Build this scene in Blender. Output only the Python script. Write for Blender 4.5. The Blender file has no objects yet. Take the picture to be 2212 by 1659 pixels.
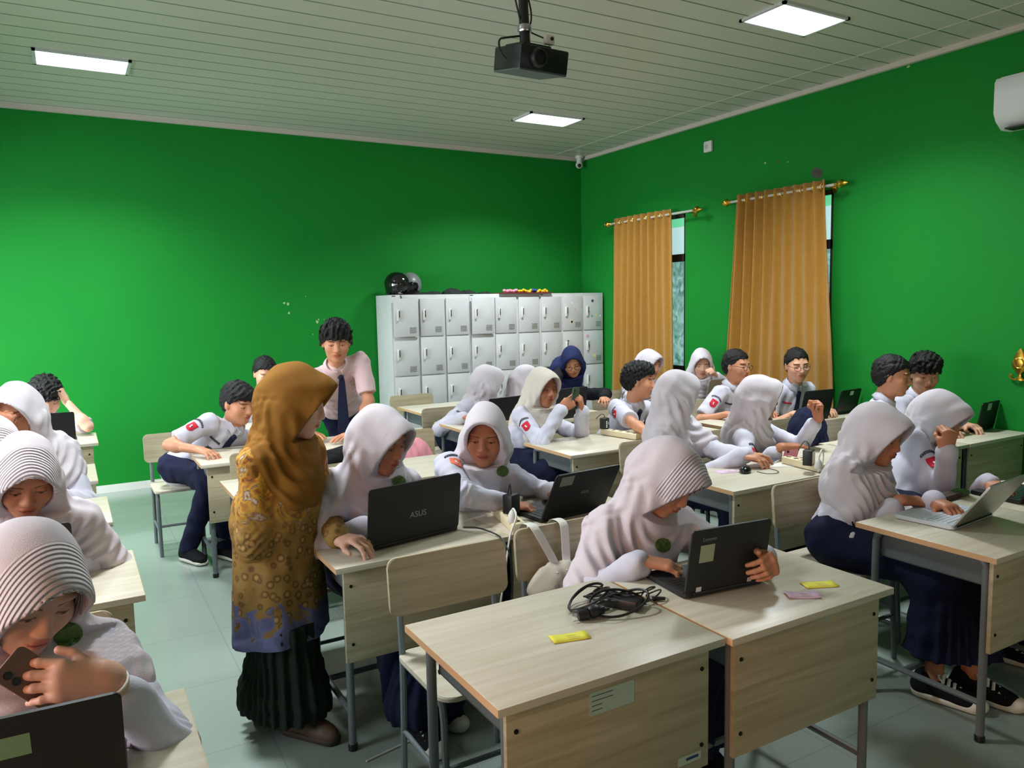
import bpy, bmesh, math, random
import numpy as np
from mathutils import Vector, Matrix
SC = bpy.context.scene
COL = SC.collection
PI = math.pi
# ---------------------------------------------------------------- camera
FPX, IW, IH, CAMZ = 1660.0, 2212, 1659, 1.68
def _cam():
    def d(x, y):
        v = np.array([x-IW/2, y-IH/2, FPX]); return v/np.linalg.norm(v)
    Y = d(140, 680); X = d(4000, 605); X = X-Y*np.dot(X, Y); X /= np.linalg.norm(X)
    Z = np.cross(X, Y)
    if Z[1] > 0: Z = -Z
    return np.stack([X, Y, Z])
RC = _cam()
CPOS = np.array([0, 0, CAMZ])
def ray(px, py): return RC @ np.array([px-IW/2, py-IH/2, FPX])
def at(px, py, Y):                       # point of the photo on the plane y = Y
    r = ray(px, py); return CPOS+r*(Y/r[1])
def onz(px, py, z):                      # ... on the horizontal plane z
    r = ray(px, py); return CPOS+r*((z-CAMZ)/r[2])
def onx(px, py, x):
    r = ray(px, py); return CPOS+r*(x/r[0])
cd = bpy.data.cameras.new('camera'); cam = bpy.data.objects.new('camera', cd); COL.objects.link(cam)
cd.sensor_width = 36; cd.lens = 36*FPX/IW; cd.clip_start = .02
M = Matrix.Identity(4)
for i in range(3):
    M[i][0] = RC[i, 0]; M[i][1] = -RC[i, 1]; M[i][2] = -RC[i, 2]; M[i][3] = CPOS[i]
cam.matrix_world = M; SC.camera = cam
# ---------------------------------------------------------------- light
SC.view_settings.view_transform = 'Standard'; SC.view_settings.look = 'None'
SC.view_settings.exposure = -.1; SC.view_settings.gamma = 1
SC.cycles.max_bounces = 6; SC.cycles.diffuse_bounces = 4; SC.cycles.glossy_bounces = 3
SC.cycles.use_denoising = True; SC.cycles.caustics_reflective = False; SC.cycles.caustics_refractive = False
SC.cycles.sample_clamp_indirect = 4
wd = bpy.data.worlds.new('world'); SC.world = wd; wd.use_nodes = True
wd.node_tree.nodes['Background'].inputs[0].default_value = (.75, .9, 1, 1)
wd.node_tree.nodes['Background'].inputs[1].default_value = .3
def area(name, loc, to, sx, sy, power, col, spread=PI):
    l = bpy.data.lights.new(name, 'AREA'); l.shape = 'RECTANGLE'; l.size = sx; l.size_y = sy; l.energy = power
    l.color = col; l.spread = spread
    o = bpy.data.objects.new(name, l); COL.objects.link(o); o.location = loc
    o.rotation_euler = (Vector(to)-Vector(loc)).to_track_quat('-Z', 'Y').to_euler()
    return o
XL, XR, YF, YB, ZC = -2.3, 5.74, -1.3, 8.11, 3.507        # room box
LWIN = [(1.6, 3.2), (3.8, 5.4), (5.8, 7.2)]          # windows in the left wall (out of frame): y ranges
for i, (a, b) in enumerate(LWIN):
    area('window_daylight', (XL-.2, (a+b)/2, 1.75), (XL+2, (a+b)/2, .7) if i < 2 else (.8, YB, .6), 1.5, 1.5, (60, 60, 112)[i], (.88, .95, 1), (2.5, 2.5, 1.9)[i])
area('warm_fill_light', (XL-.2, .35, 1.5), (1, 1.1, .8), 1.2, 1.5, 42, (1, .48, .28), 2.4)  # added warm lamp for the orange tint on left-facing sides, source unknown
area('front_fill_light', (2.6, YF-.2, 1.75), (3.2, 3, .7), 2.6, 1.3, 10, (1, .93, .88))  # added weak fill from behind the camera, no known window there
# ---------------------------------------------------------------- helpers
def lin(r, g=None, b=None):
    c = (r, g, b) if g is not None else r
    return tuple(((v/255)/12.92 if v/255 <= .04045 else ((v/255+.055)/1.055)**2.4) for v in c)+(1,)
MATS = {}
def mat(name, col, rough=.6, metal=0, bump=None, noise=None, emit=None, spec=.5, sheen=0):
    """bump=(scale, strength[, stretch]); noise=(scale, other colour, amount)"""
    if name in MATS: return MATS[name]
    m = bpy.data.materials.new(name); m.use_nodes = True; MATS[name] = m
    nt = m.node_tree; N = nt.nodes; L = nt.links; b = N['Principled BSDF']
    b.inputs['Base Color'].default_value = col; b.inputs['Roughness'].default_value = rough
    b.inputs['Metallic'].default_value = metal; b.inputs['Specular IOR Level'].default_value = spec
    if sheen: b.inputs['Sheen Weight'].default_value = sheen
    if emit: b.inputs['Emission Color'].default_value = emit[0]; b.inputs['Emission Strength'].default_value = emit[1]
    if bump or noise:
        tc = N.new('ShaderNodeTexCoord')
    if noise:
        n = N.new('ShaderNodeTexNoise'); n.inputs['Scale'].default_value = noise[0]; n.inputs['Detail'].default_value = 5
        L.new(tc.outputs['Object'], n.inputs['Vector'])
        mx = N.new('ShaderNodeMix'); mx.data_type = 'RGBA'
        mr = N.new('ShaderNodeMapRange'); mr.inputs[1].default_value = .35; mr.inputs[2].default_value = .7; mr.inputs[4].default_value = noise[2]
        L.new(n.outputs['Fac'], mr.inputs[0]); L.new(mr.outputs[0], mx.inputs[0])
        mx.inputs[6].default_value = col; mx.inputs[7].default_value = noise[1]; L.new(mx.outputs[2], b.inputs['Base Color'])
    if bump:
        n = N.new('ShaderNodeTexNoise'); n.inputs['Scale'].default_value = bump[0]; n.inputs['Detail'].default_value = 3
        L.new(tc.outputs['Object'], n.inputs['Vector'])
        bp = N.new('ShaderNodeBump'); bp.inputs['Strength'].default_value = bump[1]; bp.inputs['Distance'].default_value = .01
        L.new(n.outputs['Fac'], bp.inputs['Height']); L.new(bp.outputs[0], b.inputs['Normal'])
    return m
def nodes(m): return m.node_tree.nodes, m.node_tree.links, m.node_tree.nodes['Principled BSDF']
def link(name, me, mats, parent=None, loc=None):
    o = bpy.data.objects.new(name, me); COL.objects.link(o)
    if mats is not None:
        for m in (mats if isinstance(mats, (list, tuple)) else [mats]): me.materials.append(m)
    if parent is not None: o.parent = parent
    if loc is not None: o.location = loc
    return o
def tag(o, label=None, cat=None, group=None, kind=None):
    if label: o['label'] = label
    if cat: o['category'] = cat
    if group: o['group'] = group
    if kind: o['kind'] = kind
    return o
def empty(name, loc, rz=0, label=None, cat=None, group=None):
    o = bpy.data.objects.new(name, None); COL.objects.link(o); o.location = loc; o.rotation_euler = (0, 0, rz); o.empty_display_size = .05
    return tag(o, label, cat, group)
def copy_tree(o, parent=None):
    c = o.copy(); COL.objects.link(c)
    if parent is not None: c.parent = parent
    for ch in list(o.children): copy_tree(ch, c)
    return c
class MB:
    """collects shapes into one mesh"""
    def __init__(s): s.bm = bmesh.new()
    def box(s, x0, x1, y0, y1, z0, z1, bev=0, M=None):
        r = bmesh.ops.create_cube(s.bm, size=1); vs = r['verts']
        T = Matrix.Translation(((x0+x1)/2, (y0+y1)/2, (z0+z1)/2)) @ Matrix.Diagonal((abs(x1-x0), abs(y1-y0), abs(z1-z0), 1))
        bmesh.ops.transform(s.bm, matrix=T, verts=vs)
        if bev:
            es = list({e for v in vs for e in v.link_edges})
            r = bmesh.ops.bevel(s.bm, geom=es, offset=bev, segments=2, affect='EDGES', profile=.5)
            vs = list({v for f in r['faces'] for v in f.verts} | {v for v in vs if v.is_valid})
        if M is not None: bmesh.ops.transform(s.bm, matrix=M, verts=vs)
        return s
    def tube(s, pts, r, n=8, closed=False, smooth=0, caps=True):
        P = [Vector(p) for p in pts]
        for _ in range(smooth):
            Q = []
            k = len(P); rng = range(k if closed else k-1)
            if not closed: Q.append(P[0])
            for i in rng:
                a, b = P[i], P[(i+1) % k]; Q += [a*.75+b*.25, a*.25+b*.75]
            if not closed: Q.append(P[-1])
            P = Q
        rings = []; k = len(P); up = None
        for i, p in enumerate(P):
            t = (P[(i+1) % k]-P[i-1]) if closed or 0 < i < k-1 else (P[1]-P[0] if i == 0 else P[-1]-P[-2])
            t = t.normalized() if t.length > 1e-9 else Vector((0, 0, 1))
            if up is None: up = Vector((0, 0, 1)) if abs(t.z) < .9 else Vector((1, 0, 0))
            u = (up-t*up.dot(t)); u = u.normalized() if u.length > 1e-6 else t.orthogonal().normalized()
            up = u; w = t.cross(u)
            rr = r[i*len(r)//k] if isinstance(r, (list, tuple)) else r
            rings.append([s.bm.verts.new(p+(u*math.cos(2*PI*j/n)+w*math.sin(2*PI*j/n))*rr) for j in range(n)])
        for i in range(k if closed else k-1):
            A, B = rings[i], rings[(i+1) % k]
            for j in range(n): s.bm.faces.new((A[j], A[(j+1) % n], B[(j+1) % n], B[j]))
        if caps and not closed: s.bm.faces.new(rings[0][::-1]); s.bm.faces.new(rings[-1])
        return s
    def lathe(s, prof, n=20, M=None):
        vs = []; rings = []
        for r, z in prof:
            ring = [s.bm.verts.new((r*math.cos(2*PI*j/n), r*math.sin(2*PI*j/n), z)) for j in range(n)]; rings.append(ring); vs += ring
        for A, B in zip(rings, rings[1:]):
            for j in range(n): s.bm.faces.new((A[j], A[(j+1) % n], B[(j+1) % n], B[j]))
        s.bm.faces.new(rings[0][::-1]); s.bm.faces.new(rings[-1])
        if M is not None: bmesh.ops.transform(s.bm, matrix=M, verts=vs)
        return s
    def ball(s, c, r, M=None, seg=12):
        q = bmesh.ops.create_uvsphere(s.bm, u_segments=seg, v_segments=max(6, seg*2//3), radius=1)
        R = r if isinstance(r, (tuple, list)) else (r, r, r)
        T = Matrix.Translation(c) @ (M or Matrix.Identity(4)) @ Matrix.Diagonal((*R, 1))
        bmesh.ops.transform(s.bm, matrix=T, verts=q['verts']); return s
    def prism(s, pts, z0, z1, M=None, bev=0):
        """outline in x,y extruded from z0 to z1"""
        a = [s.bm.verts.new((x, y, z0)) for x, y in pts]; b = [s.bm.verts.new((x, y, z1)) for x, y in pts]
        k = len(a); fs = [s.bm.faces.new(a[::-1]), s.bm.faces.new(b)]
        for i in range(k): s.bm.faces.new((a[i], a[(i+1) % k], b[(i+1) % k], b[i]))
        vs = a+b
        if bev:
            es = [e for f in fs for e in f.edges]
            r = bmesh.ops.bevel(s.bm, geom=es, offset=bev, segments=2, affect='EDGES')
            vs = list({v for f in r['faces'] for v in f.verts} | {v for v in vs if v.is_valid})
        if M is not None: bmesh.ops.transform(s.bm, matrix=M, verts=vs)
        return s
    def mesh(s, name, smooth=True):
        bmesh.ops.recalc_face_normals(s.bm, faces=s.bm.faces)
        me = bpy.data.meshes.new(name); s.bm.to_mesh(me); s.bm.free()
        if smooth:
            me.polygons.foreach_set('use_smooth', [True]*len(me.polygons))
            me.set_sharp_from_angle(angle=math.radians(38))
        return me
    def build(s, name, m, parent=None, loc=None, smooth=True): return link(name, s.mesh(name, smooth), m, parent, loc)
def rrect(w, h, r, n=5, cx=0, cy=0):
    out = []
    for qx, qy, a0 in ((1, 1, 0), (-1, 1, 90), (-1, -1, 180), (1, -1, 270)):
        for i in range(n+1):
            a = math.radians(a0+90*i/n); out.append((cx+qx*(w/2-r)+r*math.cos(a), cy+qy*(h/2-r)+r*math.sin(a)))
    return out
def text_mesh(txt, size, depth=.0006):
    c = bpy.data.curves.new('writing', 'FONT'); c.body = txt; c.size = size; c.extrude = depth; c.align_x = 'CENTER'; c.align_y = 'CENTER'
    o = bpy.data.objects.new('writing', c); COL.objects.link(o)
    dg = bpy.context.evaluated_depsgraph_get(); dg.update()
    me = bpy.data.meshes.new_from_object(o.evaluated_get(dg)); bpy.data.objects.remove(o); me.materials.clear()
    return me
# ---------------------------------------------------------------- distance-field modelling of bodies and cloth
f4 = np.float32
def sstep(a, b, x):
    t = np.clip((x-a)/(b-a), 0, 1); return t*t*(3-2*t)
class Fld:
    def __init__(s, lo, hi, h):
        s.lo = np.array(lo, float); s.h = h
        s.n = np.ceil((np.array(hi, float)-s.lo)/h).astype(int)+1
        s.f = np.full(s.n, 1.0, f4)
        s.ax = [(s.lo[i]+h*np.arange(s.n[i])).astype(f4) for i in range(3)]
    def sl(s, lo, hi, pad):
        a = np.clip(np.floor((np.array(lo)-pad-s.lo)/s.h).astype(int), 0, s.n); b = np.clip(np.ceil((np.array(hi)+pad-s.lo)/s.h).astype(int)+1, 0, s.n)
        if np.any(b <= a): return None, None
        S = tuple(slice(i, j) for i, j in zip(a, b))
        P = (s.ax[0][S[0]][:, None, None], s.ax[1][S[1]][None, :, None], s.ax[2][S[2]][None, None, :])
        return S, P
    def put(s, S, d, k, op):
        g = s.f[S]
        if op == 's':
            d = -d
            if k: q = np.clip(.5+.5*(d-g)/k, 0, 1); s.f[S] = g+(d-g)*q+k*q*(1-q)
            else: s.f[S] = np.maximum(g, d)
        elif k:
            q = np.clip(.5+.5*(g-d)/k, 0, 1); s.f[S] = g+(d-g)*q-k*q*(1-q)
        else: s.f[S] = np.minimum(g, d)
    def cone(s, a, b, ra, rb, k=.02, op='u', flat=None):
        a = np.array(a, float); b = np.array(b, float); r = max(ra, rb)
        S, P = s.sl(np.minimum(a, b)-r, np.maximum(a, b)+r, k+2*s.h)
        if S is None: return s
        ab = b-a
        X, Y, Z = P[0]-f4(a[0]), P[1]-f4(a[1]), P[2]-f4(a[2])
        if flat is not None:
            e, sc = np.array(flat[0], float), flat[1]
            dt = (X*f4(e[0])+Y*f4(e[1])+Z*f4(e[2]))*f4(sc-1)
            X = X+dt*f4(e[0]); Y = Y+dt*f4(e[1]); Z = Z+dt*f4(e[2])
            ab = ab+e*np.dot(ab, e)*(sc-1)
        L2 = max(ab.dot(ab), 1e-9)
        h = np.clip((X*f4(ab[0])+Y*f4(ab[1])+Z*f4(ab[2]))/f4(L2), 0, 1)
        d = np.sqrt((X-h*f4(ab[0]))**2+(Y-h*f4(ab[1]))**2+(Z-h*f4(ab[2]))**2)-(f4(ra)+h*f4(rb-ra))
        if flat is not None: d = d/f4(max(1, sc*.8))
        s.put(S, d, k, op); return s
    def ell(s, c, r, R=None, k=.02, op='u'):
        c = np.array(c, float); R = np.eye(3) if R is None else np.array(R)
        m = max(r)
        ext = np.sqrt(((R*np.array(r))**2).sum(1))
        S, P = s.sl(c-ext, c+ext, k+2*s.h)
        if S is None: return s
        X, Y, Z = P[0]-f4(c[0]), P[1]-f4(c[1]), P[2]-f4(c[2])
        u = [(X*f4(R[0, i])+Y*f4(R[1, i])+Z*f4(R[2, i]))/f4(r[i]) for i in range(3)]
        k0 = np.sqrt(u[0]**2+u[1]**2+u[2]**2); k1 = np.sqrt((u[0]/f4(r[0]))**2+(u[1]/f4(r[1]))**2+(u[2]/f4(r[2]))**2)
        d = k0*(k0-1)/np.maximum(k1, f4(1e-4))
        s.put(S, d, k, op); return s
    def clip(s, p, n, k=0):
        """keep the side the normal points away from"""
        n = np.array(n, float); n /= np.linalg.norm(n); p = np.array(p, float)
        d = (s.ax[0][:, None, None]-f4(p[0]))*f4(n[0])+(s.ax[1][None, :, None]-f4(p[1]))*f4(n[1])+(s.ax[2][None, None, :]-f4(p[2]))*f4(n[2])
        s.put((slice(None),)*3, -d, k, 's'); return s
    def disp(s, fn, band=.06):
        I = np.nonzero(np.abs(s.f) < band)
        P = np.stack([s.ax[i][I[i]] for i in range(3)], 1)
        s.f[I] += fn(P).astype(f4); return s
    def sample(s, P):
        q = np.clip((P-s.lo)/s.h, 0, s.n-1.001); i = q.astype(int); t = q-i; v = 0
        for dx in (0, 1):
            for dy in (0, 1):
                for dz in (0, 1):
                    w = (t[:, 0] if dx else 1-t[:, 0])*(t[:, 1] if dy else 1-t[:, 1])*(t[:, 2] if dz else 1-t[:, 2])
                    v = v+w*s.f[i[:, 0]+dx, i[:, 1]+dy, i[:, 2]+dz]
        return v
    def net(s):
        f = s.f; f[0] = f[-1] = 1; f[:, 0] = f[:, -1] = 1; f[:, :, 0] = f[:, :, -1] = 1
        ins = f < 0
        c = np.zeros(tuple(s.n-1), np.int8); n = s.n-1
        for dx in (0, 1):
            for dy in (0, 1):
                for dz in (0, 1): c += ins[dx:dx+n[0], dy:dy+n[1], dz:dz+n[2]]
        I = np.stack(np.nonzero((c > 0) & (c < 8)), 1)
        idx = np.full(tuple(n), -1, np.int64); idx[I[:, 0], I[:, 1], I[:, 2]] = np.arange(len(I))
        acc = np.zeros((len(I), 3)); cnt = np.zeros(len(I))
        for axis in range(3):
            o1, o2 = [a for a in range(3) if a != axis]
            for u in (0, 1):
                for v in (0, 1):
                    A = I.copy(); A[:, o1] += u; A[:, o2] += v; B = A.copy(); B[:, axis] += 1
                    fa = f[A[:, 0], A[:, 1], A[:, 2]]; fb = f[B[:, 0], B[:, 1], B[:, 2]]
                    m = (fa < 0) != (fb < 0)
                    t = np.where(m, fa/np.where(m, fa-fb, 1), 0)
                    p = A.astype(float); p[:, axis] += t
                    acc += p*m[:, None]; cnt += m
        V = acc/cnt[:, None]*s.h+s.lo
        Q = []
        for axis in range(3):
            a = [slice(1, -1)]*3; a[axis] = slice(0, -1); b = [slice(1, -1)]*3; b[axis] = slice(1, None)
            sa, sb = ins[tuple(a)], ins[tuple(b)]
            J = np.stack(np.nonzero(sa != sb), 1)
            fl = sa[J[:, 0], J[:, 1], J[:, 2]]
            o1, o2 = [(1, 2), (2, 0), (0, 1)][axis]
            G = J.copy()
            for o in (o1, o2): G[:, o] += 1
            quad = []
            for u, v in ((0, 0), (1, 0), (1, 1), (0, 1)):
                H = G.copy(); H[:, o1] -= 1-u; H[:, o2] -= 1-v
                quad.append(idx[H[:, 0], H[:, 1], H[:, 2]])
            q = np.stack(quad, 1); q[~fl] = q[~fl][:, ::-1]
            Q.append(q)
        return V, np.concatenate(Q)
def relax(V, Q, it=1, w=.5):
    for _ in range(it):
        acc = np.zeros_like(V); cnt = np.zeros(len(V))
        for a in range(4):
            for b in (1, 3):
                np.add.at(acc, Q[:, a], V[Q[:, (a+b) % 4]]); np.add.at(cnt, Q[:, a], 1)
        V = V*(1-w)+w*acc/np.maximum(cnt, 1)[:, None]
    return V
def npmesh(name, V, Q, attrs=None, smooth=True):
    me = bpy.data.meshes.new(name); k = Q.shape[1]
    me.vertices.add(len(V)); me.vertices.foreach_set('co', V.astype(f4).ravel())
    me.loops.add(Q.size); me.loops.foreach_set('vertex_index', Q.astype(np.int32).ravel())
    me.polygons.add(len(Q)); me.polygons.foreach_set('loop_start', np.arange(0, Q.size, k, dtype=np.int32))
    me.polygons.foreach_set('use_smooth', np.full(len(Q), smooth))
    me.update(calc_edges=True)
    for nm, (typ, arr) in (attrs or {}).items():
        a = me.attributes.new(nm, typ, 'POINT')
        a.data.foreach_set('color' if typ == 'FLOAT_COLOR' else 'value', arr.astype(f4).ravel())
    me.validate()
    return me
def merge(parts):
    V = []; Q = []; C = []; n = 0
    for v, q, c in parts:
        V.append(v); Q.append(q+n); n += len(v); C.append(np.ones((len(v), 4)) if c is None else c)
    return np.concatenate(V), np.concatenate(Q), np.concatenate(C)
def nrm(v): v = np.array(v, float); return v/max(np.linalg.norm(v), 1e-9)
def folds(P, seed, wl, along=None, st=.35):
    """fold-like ridges of wave length wl, drawn out along one direction"""
    r = np.random.RandomState(seed); out = 0
    for i in range(4):
        a = nrm(r.randn(3)); b = nrm(r.randn(3))
        if along is not None: a = nrm(a-along*a.dot(along)*(1-st))
        out = out+np.sin(P@a*(2*PI/(wl*(.75+.5*r.rand())))+1.6*np.sin(P@b*(2*PI/(wl*2.3))+r.rand()*6)+r.rand()*6)
    return out/2.6
# ---------------------------------------------------------------- head, hair, hands in their own frames (x right, y to the face / fingers, z up)
def make_head(h, male=False, wide=1.0):
    F = Fld((-.11, -.13, -.16), (.11, .14, .14), h)
    F.ell((0, -.018, .03), (.074, .094, .086), k=0)
    F.ell((0, .012, -.02), (.066*wide, .072, .085), k=.03)
    F.ell((0, .026, -.072), (.046*wide+.003*male, .05, .042), k=.035)     # jaw
    F.ell((0, .061, -.096), (.022, .018, .017), k=.025)                   # chin
    for s in (-1, 1):
        F.ell((s*.038, .055, -.026), (.026, .022, .024), k=.03)           # cheek
        F.ell((s*.03, .072+.002*male, .03), (.024, .009, .007), k=.015)              # brow
        F.ell((s*.032, .088, .004), (.018, .014, .011), k=.012, op='s')   # eye socket
        F.ell((s*.032, .071, .003), (.0155, .0125, .0125), k=.004)        # lid over the eyeball
        F.ell((s*.0765, -.008, -.008), (.009, .018, .03), k=.008)         # ear
        F.ell((s*.012, .09, -.03), (.0085, .009, .0075), k=.008)            # nostril wing
    F.cone((0, .081, .012), (0, .096+.004*male, -.026), .0085, .0105+.001*male, k=.014)
    F.ell((0, .078, -.055), (.024, .012, .017), k=.015)
    F.ell((0, .091, -.053), (.019, .007, .0055), k=.005); F.ell((0, .089, -.063), (.017, .0075, .006), k=.005)
    F.cone((-.02, .096, -.0585), (.02, .096, -.0585), .0022, .0022, k=.004, op='s')
    F.cone((0, -.02, -.06), (0, -.03, -.15), .05, .053, k=.03)
    V, Q = F.net(); V = relax(V, Q, 1, .3)
    C = np.ones((len(V), 4)); x, y, z = np.abs(V[:, 0]), V[:, 1], V[:, 2]
    def paint(m, col):
        m = m[:, None]*.95; C[:, :3] = C[:, :3]*(1-m)+np.array(col)*m
    front = y > .05
    lip = sstep(1.15, .8, np.sqrt((x/.024)**2+((z+.058)/.0125)**2))*front
    paint(lip, (.85, .5, .5))
    paint(sstep(.0032, .0012, np.abs(z+.0585))*(x < .021)*front, (.35, .18, .16))
    arch = .0225+.1*(x-.015)-2.6*(x-.033)**2
    paint(sstep(.0036+.0014*male, .0016+.0008*male, np.abs(z-arch))*(x > .013)*(x < .052)*front, (.13, .1, .09))
    lash = .0035-14*(x-.032)**2
    paint(sstep(.0030, .0012, np.abs(z-lash))*(x > .017)*(x < .048)*front, (.09, .07, .06))
    e = np.sqrt(((x-.032)/.0125)**2+((z+.001)/.0042)**2)
    paint(sstep(1.1, .8, e)*front, (.95, .95, .95)); paint(sstep(.006, .004, np.sqrt((x-.032)**2+(z+.001)**2))*sstep(1.1, .8, e)*front, (.06, .04, .03))
    paint(sstep(1.2, .6, np.sqrt(((x-.04)/.022)**2+((z+.028)/.02)**2))*front*.35, (1.0, .84, .8))
    return V, Q, C
def make_hair(h, style, seed):
    F = Fld((-.15, -.17, -.13), (.15, .15, .19), h)
    t = dict(short=.015, crop=.011, bowl=.014, curly=.022, mop=.026)[style]
    F.ell((0, -.018, .03), (.074+t*.75, .094+t, .086+t*.9), k=0)
    F.ell((0, -.03, -.01), (.07+t*.6, .082+t*.8, .08), k=.02)
    if style in ('mop', 'curly'): F.ell((0, .03, .085), (.07+t*.4, .06, .045), k=.03)
    if style == 'bowl': F.ell((0, .035, .065), (.068, .058, .04), k=.03)
    r = np.random.RandomState(seed)
    hl = dict(short=.064, crop=.066, bowl=.044, curly=.058, mop=.034)[style]
    def tuft(P):
        n = folds(P, seed, .03 if style != 'curly' else .022, along=np.array([0, .5, .85]) if style in ('mop', 'bowl', 'short') else None, st=.15)
        n2 = folds(P, seed+9, .012)
        return -(.3*t)*n-.08*t*n2
    F.disp(tuft)
    Y = F.ax[1][None, :, None]; Z = F.ax[2][None, None, :]; X = np.abs(F.ax[0][:, None, None])
    side = -.005 if style in ('bowl', 'mop') else .012
    zl = np.interp(Y.ravel(), [-.12, -.05, -.01, .02, .06, .1], [-.085, -.075, side-.02, side+.01, hl, hl]).reshape(Y.shape)
    jag = .006*np.sin(X*260+Y*130+seed)+.004*np.sin(F.ax[0][:, None, None]*420+seed)
    d = (zl+jag-Z)+np.zeros(tuple(F.n))
    F.put((slice(None),)*3, -d.astype(f4), .008, 's')
    return F.net()
def make_hand(h, pose):
    """right hand: wrist at the origin, fingers to +y, back of the hand to +z, thumb on -x"""
    F = Fld((-.09, -.14, -.11), (.09, .21, .06), h)
    F.cone((0, -.125, -.002), (0, -.004, 0), .033, .0245, k=.01, flat=((0, 0, 1), 1.25))
    F.cone((-.004, .0, 0), (-.013, .082, .002), .025, .022, k=.02, flat=((0, 0, 1), 1.6))
    F.cone((.006, .0, 0), (.02, .078, -.001), .025, .02, k=.02, flat=((0, 0, 1), 1.6))
    F.cone((-.018, .018, -.008), (-.032, .05, -.014), .019, .014, k=.02)            # thumb base
    cur = dict(flat=(8, 14, 8), type=(28, 46, 24), rest=(24, 34, 18), hold=(52, 62, 36), fist=(70, 88, 55), grip=(62, 42, 24), point=(70, 80, 50), mouse=(16, 30, 16))[pose]
    L = [(.043, .025, .021), (.047, .029, .022), (.043, .027, .021), (.034, .02, .019)]
    bx = [-.03, -.0095, .0105, .029]; by = [.086, .09, .086, .078]
    for i in range(4):
        c = [math.radians(v) for v in cur]
        sp = (-.10, -.03, .05, .14)[i]*(1 if pose in ('flat', 'rest', 'type', 'mouse') else .35)
        if pose == 'type': c[0] *= (.8, 1.05, .9, .7)[i]; c[1] *= (.85, 1.1, 1, .9)[i]
        if pose == 'point' and i == 0: c = [.2, .15, .1]
        if pose == 'hold': c[0] *= (.75, .95, 1.05, 1.1)[i]
        p = np.array([bx[i], by[i], 0.]); a = 0; r = (.0098, .01, .0096, .0085)[i]
        for j in range(3):
            a += c[j]
            d = np.array([math.sin(sp)*math.cos(a), math.cos(sp)*math.cos(a), -math.sin(a)])
            q = p+d*L[i][j]; r2 = r*.9
            F.cone(p, q, r, r2, k=.004 if j else .008); p = q; r = r2
    th = dict(flat=((-.75, .65, -.1), (-.45, .88, -.1)), type=((-.65, .6, -.45), (-.3, .85, -.4)), rest=((-.6, .7, -.35), (-.25, .9, -.3)),
              hold=((-.35, .62, -.7), (.25, .75, -.6)), fist=((-.2, .6, -.75), (.6, .55, -.55)), grip=((-.5, .75, -.4), (-.15, .97, -.2)),
              point=((-.25, .6, -.7), (.5, .6, -.6)), mouse=((-.85, .5, -.25), (-.6, .8, -.2)))[pose]
    p = np.array([-.031, .042, -.012])
    q = p+nrm(th[0])*.036; F.cone(p, q, .0118, .0102, k=.01); F.cone(q, q+nrm(th[1])*.027, .0102, .0086, k=.004)
    V, Q = F.net(); return V, Q
CACHE = {}
def cached(fn, *a):
    if (fn, a) not in CACHE: CACHE[(fn, a)] = fn(*a)
    return CACHE[(fn, a)]
# ---------------------------------------------------------------- cloth, skin, hair materials
def skin_mat(name, col):
    m = mat(name, col, .5, spec=.35)
    N, L, b = nodes(m)
    a = N.new('ShaderNodeAttribute'); a.attribute_name = 'tint'
    mx = N.new('ShaderNodeMix'); mx.data_type = 'RGBA'; mx.blend_type = 'MULTIPLY'; mx.inputs[0].default_value = 1; mx.inputs[6].default_value = col
    L.new(a.outputs['Color'], mx.inputs[7]); L.new(mx.outputs[2], b.inputs['Base Color'])
    b.inputs['Subsurface Weight'].default_value = .0
    return m
SKIN = [skin_mat('skin_light', lin(214, 160, 132)), skin_mat('skin_medium', lin(198, 138, 106)), skin_mat('skin_tan', lin(178, 116, 86)), skin_mat('skin_pale', lin(214, 166, 142))]
HAIR = mat('black_hair', lin(17, 15, 16), .55, bump=(160, .5), spec=.3)
def cloth(name, col, bump=(420, .25), rough=.85, **k): return mat(name, lin(col), rough, bump=bump, spec=.2, **k)
C_SHIRT = cloth('white_shirt_cotton', (204, 202, 217)); C_SHIRTB = cloth('white_shirt_blue_tint', (214, 218, 234)); C_PINKISH = cloth('cream_pink_shirt_cotton', (214, 186, 188))
C_NAVY = cloth('navy_twill', (24, 28, 54)); C_TIE = cloth('navy_tie_satin', (26, 30, 58), rough=.5)
def hijab_mat(name, col, rib=False, **kw):
    m = cloth(name, col, **kw)
    if rib:                                            # stitched ribs on the stiffened brim, laid along the stored brim distance
        N, L, b = nodes(m)
        a = N.new('ShaderNodeAttribute'); a.attribute_name = 'rib'
        mu = N.new('ShaderNodeMath'); mu.operation = 'MULTIPLY'; mu.inputs[1].default_value = 2*PI/.0095; L.new(a.outputs['Fac'], mu.inputs[0])
        sn = N.new('ShaderNodeMath'); sn.operation = 'SINE'; L.new(mu.outputs[0], sn.inputs[0])
        k = N.new('ShaderNodeAttribute'); k.attribute_name = 'brim'
        pr = N.new('ShaderNodeMath'); pr.operation = 'MULTIPLY'; L.new(sn.outputs[0], pr.inputs[0]); L.new(k.outputs['Fac'], pr.inputs[1])
        bp = N.new('ShaderNodeBump'); bp.inputs['Strength'].default_value = 1; bp.inputs['Distance'].default_value = .0022
        L.new(pr.outputs[0], bp.inputs['Height'])
        old = b.inputs['Normal'].links[0].from_socket; L.new(old, bp.inputs['Normal']); L.new(bp.outputs[0], b.inputs['Normal'])
    return m
H_WHITE = hijab_mat('white_hijab_jersey', (208, 201, 209)); H_WHITER = hijab_mat('white_hijab_ribbed_brim', (208, 198, 205), rib=True)
H_CREAM = hijab_mat('cream_hijab_cotton', (208, 198, 188)); H_NAVY = hijab_mat('navy_hijab', (28, 36, 78)); H_BROWN = hijab_mat('olive_brown_hijab', (134, 92, 34))
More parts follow.
